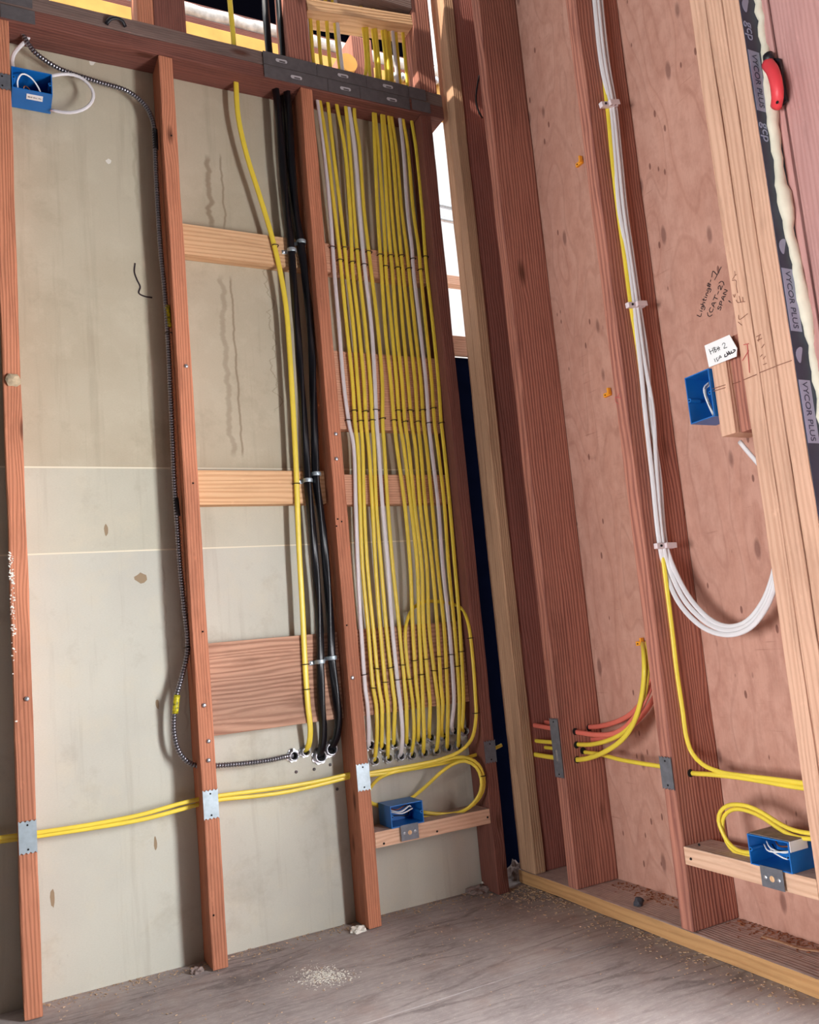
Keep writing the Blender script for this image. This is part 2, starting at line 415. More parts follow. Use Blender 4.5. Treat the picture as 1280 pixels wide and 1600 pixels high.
def lathe(bm, prof, axis='y', seg=20, c=(0, 0, 0)):
    rings = []
    for r, h in prof:
        ring = []
        for k in range(seg):
            a = 2*math.pi*k/seg; u, v = r*math.cos(a), r*math.sin(a)
            co = {'y': (u, h, v), 'x': (h, u, v), 'z': (u, v, h)}[axis]
            ring.append(bm.verts.new(Vector(co)+Vector(c)))
        rings.append(ring)
    for a, b in zip(rings, rings[1:]):
        for k in range(seg): bm.faces.new((a[k], a[(k+1) % seg], b[(k+1) % seg], b[k]))
    bm.faces.new(rings[0]); bm.faces.new(rings[-1][::-1])
    bmesh.ops.recalc_face_normals(bm, faces=bm.faces)
def poly_prism(bm, pts, off):
    """closed polygon extruded by a vector"""
    off = Vector(off); a = [bm.verts.new(p) for p in pts]; b = [bm.verts.new(Vector(p)+off) for p in pts]
    n = len(a); bm.faces.new(a); bm.faces.new(b[::-1])
    for i in range(n): bm.faces.new((a[i], b[i], b[(i+1) % n], a[(i+1) % n]))
    bmesh.ops.recalc_face_normals(bm, faces=bm.faces)
def strokes(name, lines, mat, r, toworld, nrm):
    bm = bmesh.new()
    P = [[toworld(*p) for p in ln] for ln in lines]
    o0 = P[0][0].copy()
    for ln in P: sweep(bm, [p-o0 for p in (spline(ln, 0.003) if len(ln) > 2 else ln)], r, 0.0004, nrm, 6)
    return link(name, bm, mat, o0)
def letters(name, text, size, mat, origin, right, upv, thick=0.0003):
    cu = bpy.data.curves.new(name, 'FONT'); cu.body = text; cu.size = size; cu.extrude = thick; cu.align_x = 'CENTER'; cu.align_y = 'CENTER'
    t = bpy.data.objects.new(name, cu); C.objects.link(t)
    dg = bpy.context.evaluated_depsgraph_get(); me = bpy.data.meshes.new_from_object(t.evaluated_get(dg))
    bpy.data.objects.remove(t); bpy.data.curves.remove(cu)
    me.materials.clear(); me.materials.append(M[mat])
    o = bpy.data.objects.new(name, me); C.objects.link(o)
    r = Vector(right).normalized(); u = Vector(upv).normalized(); n = r.cross(u)
    o.matrix_basis = Matrix(((r.x, u.x, n.x, origin[0]), (r.y, u.y, n.y, origin[1]), (r.z, u.z, n.z, origin[2]), (0, 0, 0, 1)))
    return o

# ------------------------------------------------------------------ the setting
S = lambda o: tag(o, kind='structure')
# left wall: three courses of drywall seen from behind the framing
wl = S(empty('wall_left', (0.4, YDRY, 0)))
M['dry_up'] = drywall('falloff-browned drywall paper', (192, 183, 162), (178, 166, 143),  # browner base stands in for light falloff and warm bounce higher up
                      drips=((0.545, 1.93, 2.16, 0.010, 0.05, 0.5), (0.585, 1.93, 2.17, 0.004, 0.02, 0.45), (0.562, 1.27, 1.80, 0.010, 0.045, 0.30),
                             (0.59, 1.27, 1.80, 0.004, 0.016, 0.5), (0.35, 1.25, 1.56, 0.005, 0.02, 0.22), (0.345, 1.95, 2.2, 0.006, 0.02, 0.2),
                             (0.70, 1.40, 1.85, 0.003, 0.10, 0.3)))
M['dry_mid'] = drywall('grey green drywall paper', (198, 194, 178), (186, 182, 165), drips=((0.46, 0.78, 1.0, 0.005, 0.03, 0.2),))
M['dry_low'] = drywall('grey drywall paper', (200, 198, 185), (187, 185, 174),
                       drips=((0.36, 0.50, 1.0, 0.003, 0.03, 0.18), (0.40, 0.55, 1.0, 0.004, 0.03, 0.2), (0.46, 0.80, 1.01, 0.004, 0.03, 0.2)))
for z0, z1, m in ((1.2425, 2.41, 'dry_up'), (1.0265, 1.2395, 'dry_mid'), (-0.02, 1.0235, 'dry_low')):
    bm = bmesh.new(); bm_box(bm, -1.45, 1.3, -0.0065, 0.0065, -(z1-z0)/2, (z1-z0)/2, 0.0012)
    child(link('drywall_panel', bm, m, (-0.05, YDRY+0.0065, (z0+z1)/2)), wl)
bm = bmesh.new(); bm_box(bm, -1.45, 1.28, 0.014, 0.03, -0.02, 2.41)
child(link('drywall_backing', bm, flat('seam paper', (150, 140, 118), 0.9), (-0.05, YDRY, 0)), wl)
for zs in (1.241, 1.025):
    bm = bmesh.new(); bm_box(bm, -1.45, 1.28, -0.0006, 0.003, -0.0022, 0.0016)
    o = child(link('seam_strip', bm, flat('pale seam paper', (226, 218, 196), 0.9), (-0.05, YDRY, zs)), wl)
def patch(px, py, w, h, mat, lab, seed):
    rnd = random.Random(seed); c = A(px, py, YDRY-0.0004); bm = bmesh.new()
    pts = [Vector((w*math.cos(a)*rnd.uniform(.7, 1.1), 0, h*math.sin(a)*rnd.uniform(.7, 1.1))) for a in [2*math.pi*i/11 for i in range(11)]]
    poly_prism(bm, pts, (0, 0.0003, 0)); o = link('paint_patch', bm, mat, c); o['label'] = lab; child(o, wl)
M['patch_b'] = flat('torn brown paper', (150, 130, 104), 0.9)
patch(170, 252, 0.008, 0.008, 'plaster', 'small white plaster dab', 1)
patch(144, 96, 0.009, 0.013, 'plaster', 'white plaster smear under the top plate', 2)
patch(221, 903, 0.017, 0.014, 'patch_b', 'torn brown paper spot', 3)
patch(166, 828, 0.006, 0.016, 'patch_b', 'small brown scuff', 4)
patch(82, 1404, 0.005, 0.022, 'patch_b', 'dark scrape', 5)
patch(243, 1318, 0.004, 0.018, 'patch_b', 'dark scrape', 6)
patch(246, 1100, 0.005, 0.014, 'patch_b', 'torn paper nick', 8)
crk = strokes('paper_tear', [[(211, 411), (210, 425), (214, 437), (219, 448), (217, 458), (226, 463), (238, 465)]], 'ink', 0.0022, lambda x, y: A(x, y, YDRY-0.0006), (0, -1, 0))
child(crk, wl); crk['label'] = 'dark crescent tear in the paper'
# right wall: plywood sheathing
bm = bmesh.new(); bm_box(bm, -0.006, 0.006, -1.52, -0.375, -1.5, 1.5)
S(link('wall_right', bm, 'plywood', (XB+DEP+0.0065, 0.43-0.0, 1.46)))
# floor: two sheets with a joint, and the rest of the room
fl = S(empty('floor', (0, 0, 0)))
for x0, x1, y0, y1 in ((-2.6, 1.62, -0.476, 0.30), (-2.6, 1.62, -1.695, -0.480), (-2.6, 1.62, -4.3, -1.699)):
    bm = bmesh.new(); bm_box(bm, x0, x1, y0, y1, -0.019, 0.0)
    child(link('floor_sheet', bm, 'floor'), fl)
bm = bmesh.new(); bm_box(bm, -2.6, 1.62, -4.3, 0.30, -0.06, -0.022); child(link('joint_dark_slab', bm, 'shade_black'), fl)  # black slab added below so the sheet joint stays dark
bm = bmesh.new(); bm_box(bm, -14, 14, -14, 14, -0.30, -0.12)
S(link('ground', bm, 'ground'))
# ceiling / roof deck over the room, run on past it to block low sun, with a gap where a strip of sun comes in
bm = bmesh.new()
GX0, GX1, GY0, GY1 = 0.30, 0.43, -0.34, -0.10
bm_box(bm, -8.0, GX0, -4.6, -0.10, 2.9, 2.93); bm_box(bm, GX1, 1.62, -4.6, -0.10, 2.9, 2.93)
bm_box(bm, GX0, GX1, -4.6, GY0, 2.9, 2.93)
S(link('ceiling', bm, 'ceil'))
bm = bmesh.new(); bm_box(bm, -2.6, 1.62, -4.4, -4.3, 0.0, 2.9); S(link('wall_back', bm, 'ceil'))
bm = bmesh.new()
WY0, WY1, WZ0, WZ1 = -2.37, -1.13, 0.23, 1.27
bm_box(bm, -2.66, -2.6, -4.4, WY0, 0, 2.9); bm_box(bm, -2.66, -2.6, WY1, 0.1, 0, 2.9); bm_box(bm, -2.66, -2.6, WY0, WY1, 0, WZ0); bm_box(bm, -2.66, -2.6, WY0, WY1, WZ1, 2.9)
S(link('wall_side', bm, 'ceil'))
bm = bmesh.new(); bm_box(bm, -0.60, -0.50, -0.86, 0.0, 0.0, 2.36); S(link('window_light_blocker', bm, 'ceil'))  # unseen wall added to keep window light off the left wall

# ------------------------------------------------------------------ left wall framing
def nail_plate(parent, x0, x1, y, z0, z1, mat='steel', face='A', tooth=True):
    """thin steel guard with toothed ends, nailed on a board's room face"""
    bm = bmesh.new(); n = 8; pts = []
    w = x1-x0
    for i in range(n+1): pts.append((x0+w*i/n, z1-(0.004 if i % 2 else 0) if tooth else z1))
    for i in range(n, -1, -1): pts.append((x0+w*i/n, z0+(0.004 if i % 2 else 0) if tooth else z0))
    cx, cz = (x0+x1)/2, (z0+z1)/2
    if face == 'A':
        poly_prism(bm, [Vector((a-cx, 0, b-cz)) for a, b in pts], (0, -0.0016, 0)); loc = (cx, y, cz)
    else:
        poly_prism(bm, [Vector((0, a-cx, b-cz)) for a, b in pts], (-0.0016, 0, 0)); loc = (y, cx, cz)
    o = child(link('nail_plate', bm, mat, loc), parent)
    for dz in (z1-0.010, z0+0.010):
        b2 = bmesh.new()
        lathe(b2, [(0.0022, 0.0), (0.0022, -0.0014), (0.001, -0.0018)], 'y' if face == 'A' else 'x', 8)
        q = (cx, y-0.0012, dz) if face == 'A' else (y-0.0012, cx, dz)
        child(link('nail_head', b2, 'dark', q), o)
    return o
def screw(parent, pos, face='A', r=0.0055, mat='zinc'):
    bm = bmesh.new(); lathe(bm, [(r, 0.0), (r, -0.001), (r*0.6, -0.003), (r*0.2, -0.0032)], 'y' if face == 'A' else 'x', 12)
    return child(link('screw_head', bm, mat, pos, smooth=True), parent)
studA = []
labs = ['weathered reddish wall stud at the left edge, beside the blue box up high',
        'reddish wall stud with the armoured cable running down beside it',
        'reddish wall stud between the black cables and the yellow cable bundle',
        'dark red wall stud right of the yellow cable bundle, next to the dark corner gap']
for i, x in enumerate(AX):
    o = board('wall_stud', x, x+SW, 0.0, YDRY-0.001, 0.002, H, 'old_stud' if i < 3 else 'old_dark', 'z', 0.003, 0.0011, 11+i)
    tag(o, labs[i], 'stud', 'studs of the drywalled wall'); studA.append(o)
for i, (za, zb) in enumerate(((1282, 1335), (1233, 1280), (1192, 1236), (1156, 1192))):
    xm = (40, 330, 568, 768)[i]
    nail_plate(studA[i], AX[i]+0.0005, AX[i]+SW-0.0005, -0.0022, A(xm, zb).z, A(xm, za).z, 'steel' if i < 3 else 'steel_dull')
nail_plate(studA[0], 0.0, 0.038, -0.0022, A(9, 142).z, A(9, 116).z, 'steel_dull')
for i, px, py in ((0, 42, 1092), (1, 319, 1102), (1, 326, 1158), (1, 326, 1188), (1, 291, 572), (2, 525, 678), (2, 551, 1059), (2, 526, 717)):
    screw(studA[i], A(px, py, -0.0018))
for i, px, py in ((1, 317, 987), (1, 302, 755), (1, 334, 1430), (2, 542, 977), (2, 528, 811), (2, 534, 815), (2, 526, 822), (1, 268, 212)):
    screw(studA[i], A(px, py, -0.0008), r=0.0022, mat='dark')
# broken dab of plaster on the first stud
bm = bmesh.new(); bmesh.ops.create_icosphere(bm, subdivisions=2, radius=1.0)
rnd = random.Random(4)
for v in bm.verts: v.co = Vector((v.co.x*0.018, v.co.y*0.008, v.co.z*0.017))*rnd.uniform(.75, 1.1)
o = child(link('plaster_dab', bm, flat('dirty plaster', (190, 170, 140), 0.9, var=0.4, vs=80), A(20, 594, -0.003)), studA[0]); o['label'] = 'broken lump of old plaster'
bm = bmesh.new()
for k in range(90):
    zz = 1.02-abs(rnd.gauss(0, 0.11)); r_ = rnd.uniform(.0006, .0022)
    m_ = Matrix.Translation((0.002+rnd.uniform(-.0025, .006), -0.0008, zz)) @ Matrix.Rotation(rnd.uniform(0, 6), 4, 'Y') @ Matrix.Diagonal((1.0, 0.35, rnd.uniform(.8, 2.6), 1))
    bmesh.ops.create_icosphere(bm, subdivisions=1, radius=r_, matrix=m_)
o = child(link('plaster_crust', bm, 'plaster'), studA[0]); o['label'] = 'white crust down the stud edge'; o['kind'] = 'stuff'
# plates
p1 = tag(board('top_plate', -0.6, 1.30, 0.0, YDRY-0.001, H+0.001, 2.414, 'old_dark', 'x', 0.003, 0.0012, 3), 'dark red lower top plate running across the left wall', 'top plate')
p2 = tag(board('top_plate', -0.6, 1.30, 0.002, YDRY-0.001, 2.415, 2.457, 'dusty', 'x', 0.003, 0.0012, 5), 'dusty grey-brown upper top plate below the cripple studs', 'top plate')
def slot_plate(parent, x0, x1, z0, z1, slot):
    bm = bmesh.new(); bm_box(bm, x0, x1, -0.0035, -0.0019, z0, z1, 0.0006)
    o = child(link('nail_plate', bm, 'steel_dark'), parent); o['label'] = 'dusty dark steel guard plate'
    if slot is not None:
        s = bmesh.new(); pts = []
        for a in range(12):
            t = 2*math.pi*a/12; pts.append(Vector((math.copysign(0.012, math.cos(t))+0.0055*math.cos(t), 0, 0.0055*math.sin(t))))
        poly_prism(s, pts, (0, -0.0008, 0))
        c = link('slot', s, flat('bright slot', (196, 192, 196), 0.5), (slot, -0.0036, (z0+z1)/2)); child(c, o)
        s2 = bmesh.new(); bm_box(s2, -0.009, 0.009, -0.0004, 0.0, -0.0035, 0.001)
        child(link('slot_shadow', s2, 'steel_dark', (slot+0.002, -0.0045, (z0+z1)/2-0.001)), c)
up_s = [A(439, 94).x, A(535, 115.5).x, A(605, 131.5).x]
lo_s = [A(462, 115).x, A(539, 137.5).x, A(611, 151).x]
for (x0, x1), s in zip(((0.704, 0.868), (0.869, 1.03), (1.031, 1.176)), up_s): slot_plate(p2, x0, x1, 2.416, 2.456, s)
for (x0, x1), s in zip(((0.704, 0.90), (0.901, 1.005), (1.006, 1.176)), lo_s): slot_plate(p1, x0, x1, 2.374, 2.414, s)
slot_plate(p2, 1.178, 1.238, 2.418, 2.455, None); slot_plate(p1, 1.184, 1.25, 2.378, 2.413, None)
slot_plate(p1, 0.02, 0.10, 2.373, 2.41, None); slot_plate(p2, 0.02, 0.095, 2.417, 2.45, None)
# short studs above the plate
for x0, x1, m, lab in ((0.356, 0.400, 'old_stud', 'short red cripple stud above the plate, left one of the pair over the armoured cable'),
                       (0.402, 0.489, 'old_dark', 'wide dark cripple stud above the plate, right one of the pair over the armoured cable'),
                       (0.786, 0.856, 'fir_red', 'red cripple stud above the plate between the black and yellow cables'),
                       (1.222, 1.286, 'fir_red', 'sunlit cripple stud above the right end of the top plate'),
                       (-0.03, 0.03, 'old_dark', 'dark cripple stud above the plate in the top left corner')):
    tag(board('cripple_stud', x0, x1, 0.004, YDRY, 2.4575, 2.95, m, 'z', 0.003, 0.001, int(x0*100)), lab, 'stud', 'cripple studs above the top plate')
# bored light board over the cable bundle, and the dark beam over it
a0, a1 = Vector((0.858, 0, 2.655)), Vector((1.222, 0, 2.700))
d = (a1-a0); ang = math.atan2(d.z, d.x)
bm = bmesh.new(); bm_box(bm, -0.019, 0.019, -0.042, 0.042, -d.length/2, d.length/2, 0.003)
o = link('bored_block', bm, 'fir_new', ((a0+a1)/2)+Vector((0, 0.047, 0)), (0, math.pi/2-ang, 0)); tag(o, 'pale bored wooden block the yellow cables pass through at the top', 'wood block')
tag(board('beam', 0.86, 1.221, 0.0, 0.12, 2.735, 2.85, 'dusty', 'x'), 'dark dusty beam at the top edge above the pale bored block', 'beam')

# blocking boards behind the cables
BF = 0.052
def block(name, x0, x1, z0, z1, mat, lab, y0=BF, y1=YDRY-0.001, seed=0):
    return tag(board(name, x0, x1, y0, y1, z0, z1, mat, 'x', 0.002), lab, 'wood block')
xa, xb = AX[1]+SW+0.001, AX[2]-0.001
xc, xd = AX[2]+SW+0.001, AX[3]-0.001
block('blocking_board', xa, xb, 1.828, 1.917, 'fir_new', 'pale blocking board behind the black cables, highest of three')
block('blocking_board', xa, xb, 1.135, 1.228, 'fir_new', 'pale blocking board behind the black cables, middle of three')
wb1 = block('blocking_plank', xa, xb, 0.540, 0.774, 'weathered', 'wide weathered plank behind the black cables, near the bottom')
block('blocking_board', xc, xd, 1.828, 1.917, 'fir_pink', 'narrow blocking board behind the yellow bundle, highest of its boards')
block('blocking_plank', xc, xd, 1.352, 1.586, 'fir_pink', 'wide plank behind the yellow bundle at mid height')
block('blocking_board', xc, xd, 1.130, 1.218, 'fir_pink', 'narrow blocking board behind the yellow bundle below the mid-height plank')
block('blocking_plank', xc, xd, 0.538, 0.776, 'weathered', 'wide weathered plank behind the lower end of the yellow bundle')

# ------------------------------------------------------------------ right wall framing
tag(board('sole_plate', XB, XB+DEP, -1.09, 0.06, 0.001, 0.039, 'sole', 'y', 0.003, 0.001, 9), 'ochre sole plate on the floor under the right wall studs', 'sole plate')
def studB(y0, lab, mat='fir_red', seed=1, zt=2.95):
    o = board('wall_stud', XB, XB+DEP-0.001, y0-SW, y0, 0.040, zt, mat, 'z', 0.003, 0.0008, seed)
    return tag(o, lab, 'stud', 'studs of the plywood wall')
sb1 = studB(B1, 'deep wall stud of the plywood wall bored for orange and yellow cables', seed=21)
sb2 = studB(B2, 'deep wall stud of the plywood wall carrying the white cable bundle', seed=22)
sb3 = studB(B3, 'light stud of the triple post at the door, the one farthest from the door', 'fir_light', 23)
sb4 = studB(B3-0.040, 'light stud in the middle of the triple post at the door', 'fir_light', 24)
sb5 = studB(B3-0.080, 'light stud of the triple post edged by the dark flashing tape', 'fir_light', 25)
tag(board('corner_post', XB, XB+0.036, 0.012, 0.050, 0.040, 2.95, 'corner', 'z', 0.003, 0.001, 26), 'pale corner post stud right beside the dark corner gap', 'stud')
tag(board('corner_post', XB, XB+0.036, -0.028, 0.0115, 0.040, 2.95, 'corner', 'z', 0.003, 0.001, 27), 'pale corner post stud facing the first bay of the plywood wall', 'stud')
tag(board('corner_post', XB+0.037, XB+DEP-0.001, -0.022, 0.016, 0.040, 2.95, 'fir_shaded', 'z', 0.003, 0.001, 28), 'shade-toned red stud tucked behind the pale corner post', 'stud')
def plateB(parent, y0, px0, pyt, pyb):
    nail_plate(parent, y0-SW+0.0005, y0-0.0005, XB-0.002, B(px0, pyb).z, B(px0, pyt).z, 'steel_dull', 'B')
plateB(sb1, B1, 868, 1122, 1214); plateB(sb2, B2, 1043, 1182, 1233)
sl = bmesh.new(); poly_prism(sl, [Vector((0, 0.004*math.cos(t), math.copysign(0.011, math.sin(t))+0.005*math.sin(t))) for t in [2*math.pi*i/12+0.01 for i in range(12)]], (-0.0008, 0, 0))
child(link('slot', sl, 'zinc', (XB-0.0038, B1-SW/2, B(870, 1180).z)), sb1)

# corner: dark building paper strip in the gap, sunlit outside above it
bm = bmesh.new(); bm_box(bm, 1.20, 1.50, 0.0, 0.004, 0.0, 1.640)
tag(link('paper_strip', bm, 'navy', (0, 0.17, 0)), 'dark navy building paper seen through the narrow corner gap', 'building paper')
tag(board('spacer_block', 1.24, 1.46, 0.155, 0.168, 1.642, 1.71, 'fir_light', 'x'), 'small orange wood piece at the top of the dark corner gap', 'wood block')
bm = bmesh.new(); bm_box(bm, 0.6, 3.4, 1.6, 1.64, -0.12, 4.4)
tag(link('daylight_backdrop', bm, 'ext'), 'pale sunlit siding glimpsed outside through the corner gap', 'daylight backdrop')  # white wall added as backdrop for the bright daylight outside
for k, (z, x) in enumerate(((2.46, 1.42), (2.40, 1.43))):
    tag(tube('conduit', [(1.1, 0.6, z), (1.5, 0.62, z+0.002), (2.102, 0.66, z)], 0.011, 0.011, 'zinc', seg=10, step=0.1), ('upper' if k == 0 else 'lower')+' of two pale conduits outside behind the corner gap', 'pipe')
tag(board('brace', 1.2, 2.1005, 0.7, 0.74, 2.16, 2.20, 'fir_light', 'x'), 'orange timber outside behind the corner gap', 'timber')
S(board('outside_post', 2.101, 2.19, 0.58, 0.76, -0.12, 3.0, 'fir_light', 'z'))  # unseen post that the brace and conduits run into
# lower corner rubble
def lump(px, py, r, mat, lab, seed, z=None, sc=(1, 1, 0.7), cat='rubble'):
    rnd = random.Random(seed); c = at(px, py, 'z', 0.0)
    bm = bmesh.new(); bmesh.ops.create_icosphere(bm, subdivisions=3, radius=1.0)
    for v in bm.verts:
        n = 0.75+0.25*math.sin(v.co.x*5+seed)*math.cos(v.co.y*6+seed*2)+rnd.uniform(-.08, .08)
        v.co = Vector((v.co.x*sc[0], v.co.y*sc[1], max(v.co.z, -0.3)*sc[2]))*r*n
    o = link('rubble_lump', bm, mat, (c.x, c.y, (0.3*r*sc[2]*0.8 if z is None else z))); return tag(o, lab, cat)
lump(808, 1372, 0.036, 'debris', 'grey crumbly rubble in the floor corner beside the dark stud', 3, sc=(0.9, 1.1, 1.3))
lump(747, 1394, 0.030, 'debris', 'low dusty heap at the foot of the dark stud', 5, sc=(1.4, 1, 0.6))
lump(758, 1389, 0.010, 'plaster', 'small white plaster crumb on the dusty heap by the dark stud', 6, z=0.018)
lump(560, 1455, 0.024, 'plaster', 'white plaster crumb left of the foot of the stud beside the yellow bundle', 7, sc=(1.2, 1, 0.5))
lump(308, 1520, 0.020, 'debris', 'reddish debris at the foot of the stud with the armoured cable', 8, sc=(1.1, 1, 0.6))
bm = bmesh.new(); bmesh.ops.create_icosphere(bm, subdivisions=2, radius=0.014)
for v in bm.verts: v.co *= random.uniform(.7, 1.15)
cc = at(998, 1408, 'z', 0.05); tag(link('grey_plug', bm, flat('dark grey rubber', (64, 64, 72), 0.8), (cc.x, cc.y, 0.049)), 'dark grey lump lying on the sole plate between two studs', 'debris')
tag(tube('curled_strip', [at(1192, 1463, 'z', 0.05), at(1222, 1472, 'z', 0.048), at(1252, 1482, 'z', 0.046), at(1285, 1486, 'z', 0.046)], 0.006, 0.0012, 'corner', nrm=(0, 0, 1)), 'thin curled wood shaving on the sole plate by the lower right box', 'debris')

# ------------------------------------------------------------------ bays of cable on the left wall
ROWS = [146, 160, 230, 330, 390, 420, 512, 600, 660, 695, 790, 885, 980, 1075, 1100, 1150]
T = {   # x of every cable at each row; first entry: where it leaves the top plate; last: its connector
 'W1': [(494.6, 146), 506, 515.8, 520, 522, 529.7, 537, 545, 552.5, 555.8, 559, 564, 570.6, 574, 576, (576.6, 1164)],
 'Y1': [(499, 152), 511, 523, 530, 533, 542, 551, 554.7, 559, 562.6, 566.4, 575, 583, 587.5, 589, (584, 1188)],
 'Y2': [(512, 159), 520, 532.4, 539, 542, 552.2, 559, 563.6, 566.5, 569, 574, 583, 592.4, 596.4, 597, (595.5, 1167)],
 'Y3': [(526, 163), 538.4, 547, 549.6, 551, 561, 569, 572, 576, 582, 587, 594, 602.7, 606, 607, (605, 1184)],
 'Y4': [(539, 157), 546, 553, 558, 561, 571, 579, 582, 584.5, 588, 595.6, 603.6, 614, 617, 616, (614.5, 1162)],
 'W2': [(544.5, 163), 554, 562, 567, 570, 580.6, 586, 588.5, 591.5, 597.7, 606, 613, 622.5, 625.6, 629, (624, 1181)],
 'Y5': [(554, 165), 561.6, 569, 576, 579.7, 590.5, 597.6, 598, 600.4, 606, 613.7, 624, 633, 635, 635.6, (635, 1160.6)],
 'Y6': [(583, 166), 585.7, 590, 593.8, 596, 602, 611, 616, 620, 632.6, 641, 645, 651, 654, 654, (653, 1157)],
 'Y7': [(586, 168), 591, 598.6, 602, 603, 612, 620, 624.6, 630.7, 642, 652, 655, 660, 661, 662.6, (661, 1176)],
 'Y8': [(596, 168), 600, 605.5, 610, 613, 619.7, 628.6, 633, 638.5, 648, 659, 662, 670, 672, 671, (671, 1152)],
 'Y9': [(599, 169), 605, 612, 618, 622, 629.7, 638, 643.5, 649, 656.6, 667, 670.6, 682, 685, 685, (679, 1172.7)],
 'Y10': [(607, 173), 613, 621, 626.4, 629.5, 639.5, 649, 653, 657, 665, 675.6, 683.5, 689.5, 692, 690, (692, 1150)],
 'Y11': [(611, 172), 619, 628, 635.6, 639, 648.5, 658, 662, 666.5, 675.6, 684, 694, 699, 700, 699.5, (698, 1168)],
 'W3': [(624, 175), 630, 637, 644, 646, 656.5, 666, 670, 674, 685, 692, 702, 709, 709.5, 706, (708, 1142)],
 'Y12': [(629, 180), 637, 646, 654.5, 657, 666, 675, 679, 684, 694.5, 701, 710, 717, 718, 717.6, (715, 1166)],
 'Y13': [(642, 180), 650, 660, 664, 666.5, 677, 685.6, 689.6, 693.7, 703, 711, 718.8, 724, 724.5, 722.7, (723.6, 1142)],
}
RY = [230, 330, 390, 420, 512, 600, 660, 697, 790, 885, 980, 1075, 1100, 1150]
UPX = {'W1': ((479, 20), (486, 95)), 'Y1': ((484, 12), (490, 97)), 'Y2': ((495, 5), (502, 99)), 'Y3': ((509, 8), (516, 102)),
       'Y4': ((520, 5), (531, 107)), 'W2': ((525, 10), (535, 108)), 'Y5': ((565, 22), (572, 112)), 'Y6': ((572, 28), (578, 115)),
       'Y7': ((580, 25), (589, 117)), 'Y8': ((585, 26), (594, 118)), 'Y9': ((595, 27), (604, 121)), 'Y10': ((600, 29), (609, 122)),
       'Y11': ((605, 31), (613, 124)), 'W3': ((612, 32), (621, 126)), 'Y12': ((617, 35), (625, 127)), 'Y13': ((628, 33), (637, 131))}
ST = {'W1': (387, 657, 1054), 'Y1': (407, 642, 1075), 'Y2': (388, 658, 1045), 'Y3': (410, 643, 1066), 'Y4': (391, 657, 1043), 'W2': (414, 641, 1062),
      'Y5': (394, 654, 1039), 'Y6': (399, 657, 1032), 'Y7': (417, 642, 1054), 'Y8': (400, 659, 1030), 'Y9': (419, 642, 1048), 'Y10': (400, 659, 1026),
      'Y11': (420, 641, 1044), 'W3': (405, 661, 1023), 'Y12': (422, 638, 1041), 'Y13': (402, 661, 1018)}
def staple_mesh(rw=0.0085, d=0.008):
    bm = bmesh.new()
    pts = [Vector((-rw, 0.006, 0)), Vector((-rw, -d*0.5, 0)), Vector((-rw*0.6, -d, 0)), Vector((rw*0.6, -d, 0)), Vector((rw, -d*0.5, 0)), Vector((rw, 0.006, 0))]
    sweep(bm, spline(pts, 0.003), 0.0017, 0.0013, (0, 0, 1), 6)
    return link('staple', bm, 'staple')
st_first = [None]
def staple(pos, parent, big=1.0, rot=None):
    if st_first[0] is None:
        o = staple_mesh(); st_first[0] = o; o.location = pos
    else:
        o = copy(st_first[0], pos)
    if big != 1.0: o.scale = (big, big, 1)
    if rot is not None: o.rotation_euler = rot
    else: o.rotation_euler = (0, 0, 0)
    return child(o, parent)
# connectors on the drywall
bush_first = {}
def bushing(px, py, r, lab, grp):
    c = A(px, py, YDRY-0.0005)
    if r in bush_first:
        b0 = bush_first[r]; o = copy(b0, c)
        for ch in b0.children:
            k = ch.copy(); C.objects.link(k); k.parent = o; k.matrix_parent_inverse = ch.matrix_parent_inverse.copy()
    else:
        bm = bmesh.new(); s = r
        lathe(bm, [(s*0.70, 0.0), (s*0.98, 0.0), (s, -0.004), (s*0.94, -0.007), (s*0.94, -0.011), (s, -0.013), (s*0.92, -0.017), (s*0.74, -0.017), (s*0.70, -0.012), (s*0.70, -0.001)], 'y', 24)
        o = link('cable_connector', bm, 'zinc', (0, 0, 0), smooth=True)
        b2 = bmesh.new(); pts = []
        for i in range(32):
            a = 2*math.pi*i/32; rr = s*(1.34 if (i//2) % 2 else 1.16); pts.append(Vector((rr*math.cos(a), 0, rr*math.sin(a))))
        poly_prism(b2, pts, (0, -0.003, 0)); ln = link('locknut', b2, 'zinc'); child(ln, o)
        b3 = bmesh.new(); lathe(b3, [(s*0.705, -0.002), (s*0.705, -0.004)], 'y', 20); ho = link('throat', b3, 'dark'); child(ho, o)
        b4 = bmesh.new(); bm_box(b4, -0.0025, 0.0025, -0.016, -0.004, s*0.95, s*1.45, 0.0008); sc = link('set_screw', b4, 'zinc'); child(sc, o)
        bush_first[r] = o; o.location = c
    return tag(o, lab, 'cable connector', grp)
ORD = ['leftmost', 'second', 'third', 'fourth', 'fifth', 'sixth', 'seventh', 'eighth', 'ninth', 'tenth', 'eleventh', 'twelfth', 'thirteenth', 'fourteenth', 'fifteenth', 'rightmost']
RW, RT = 0.0059, 0.0040
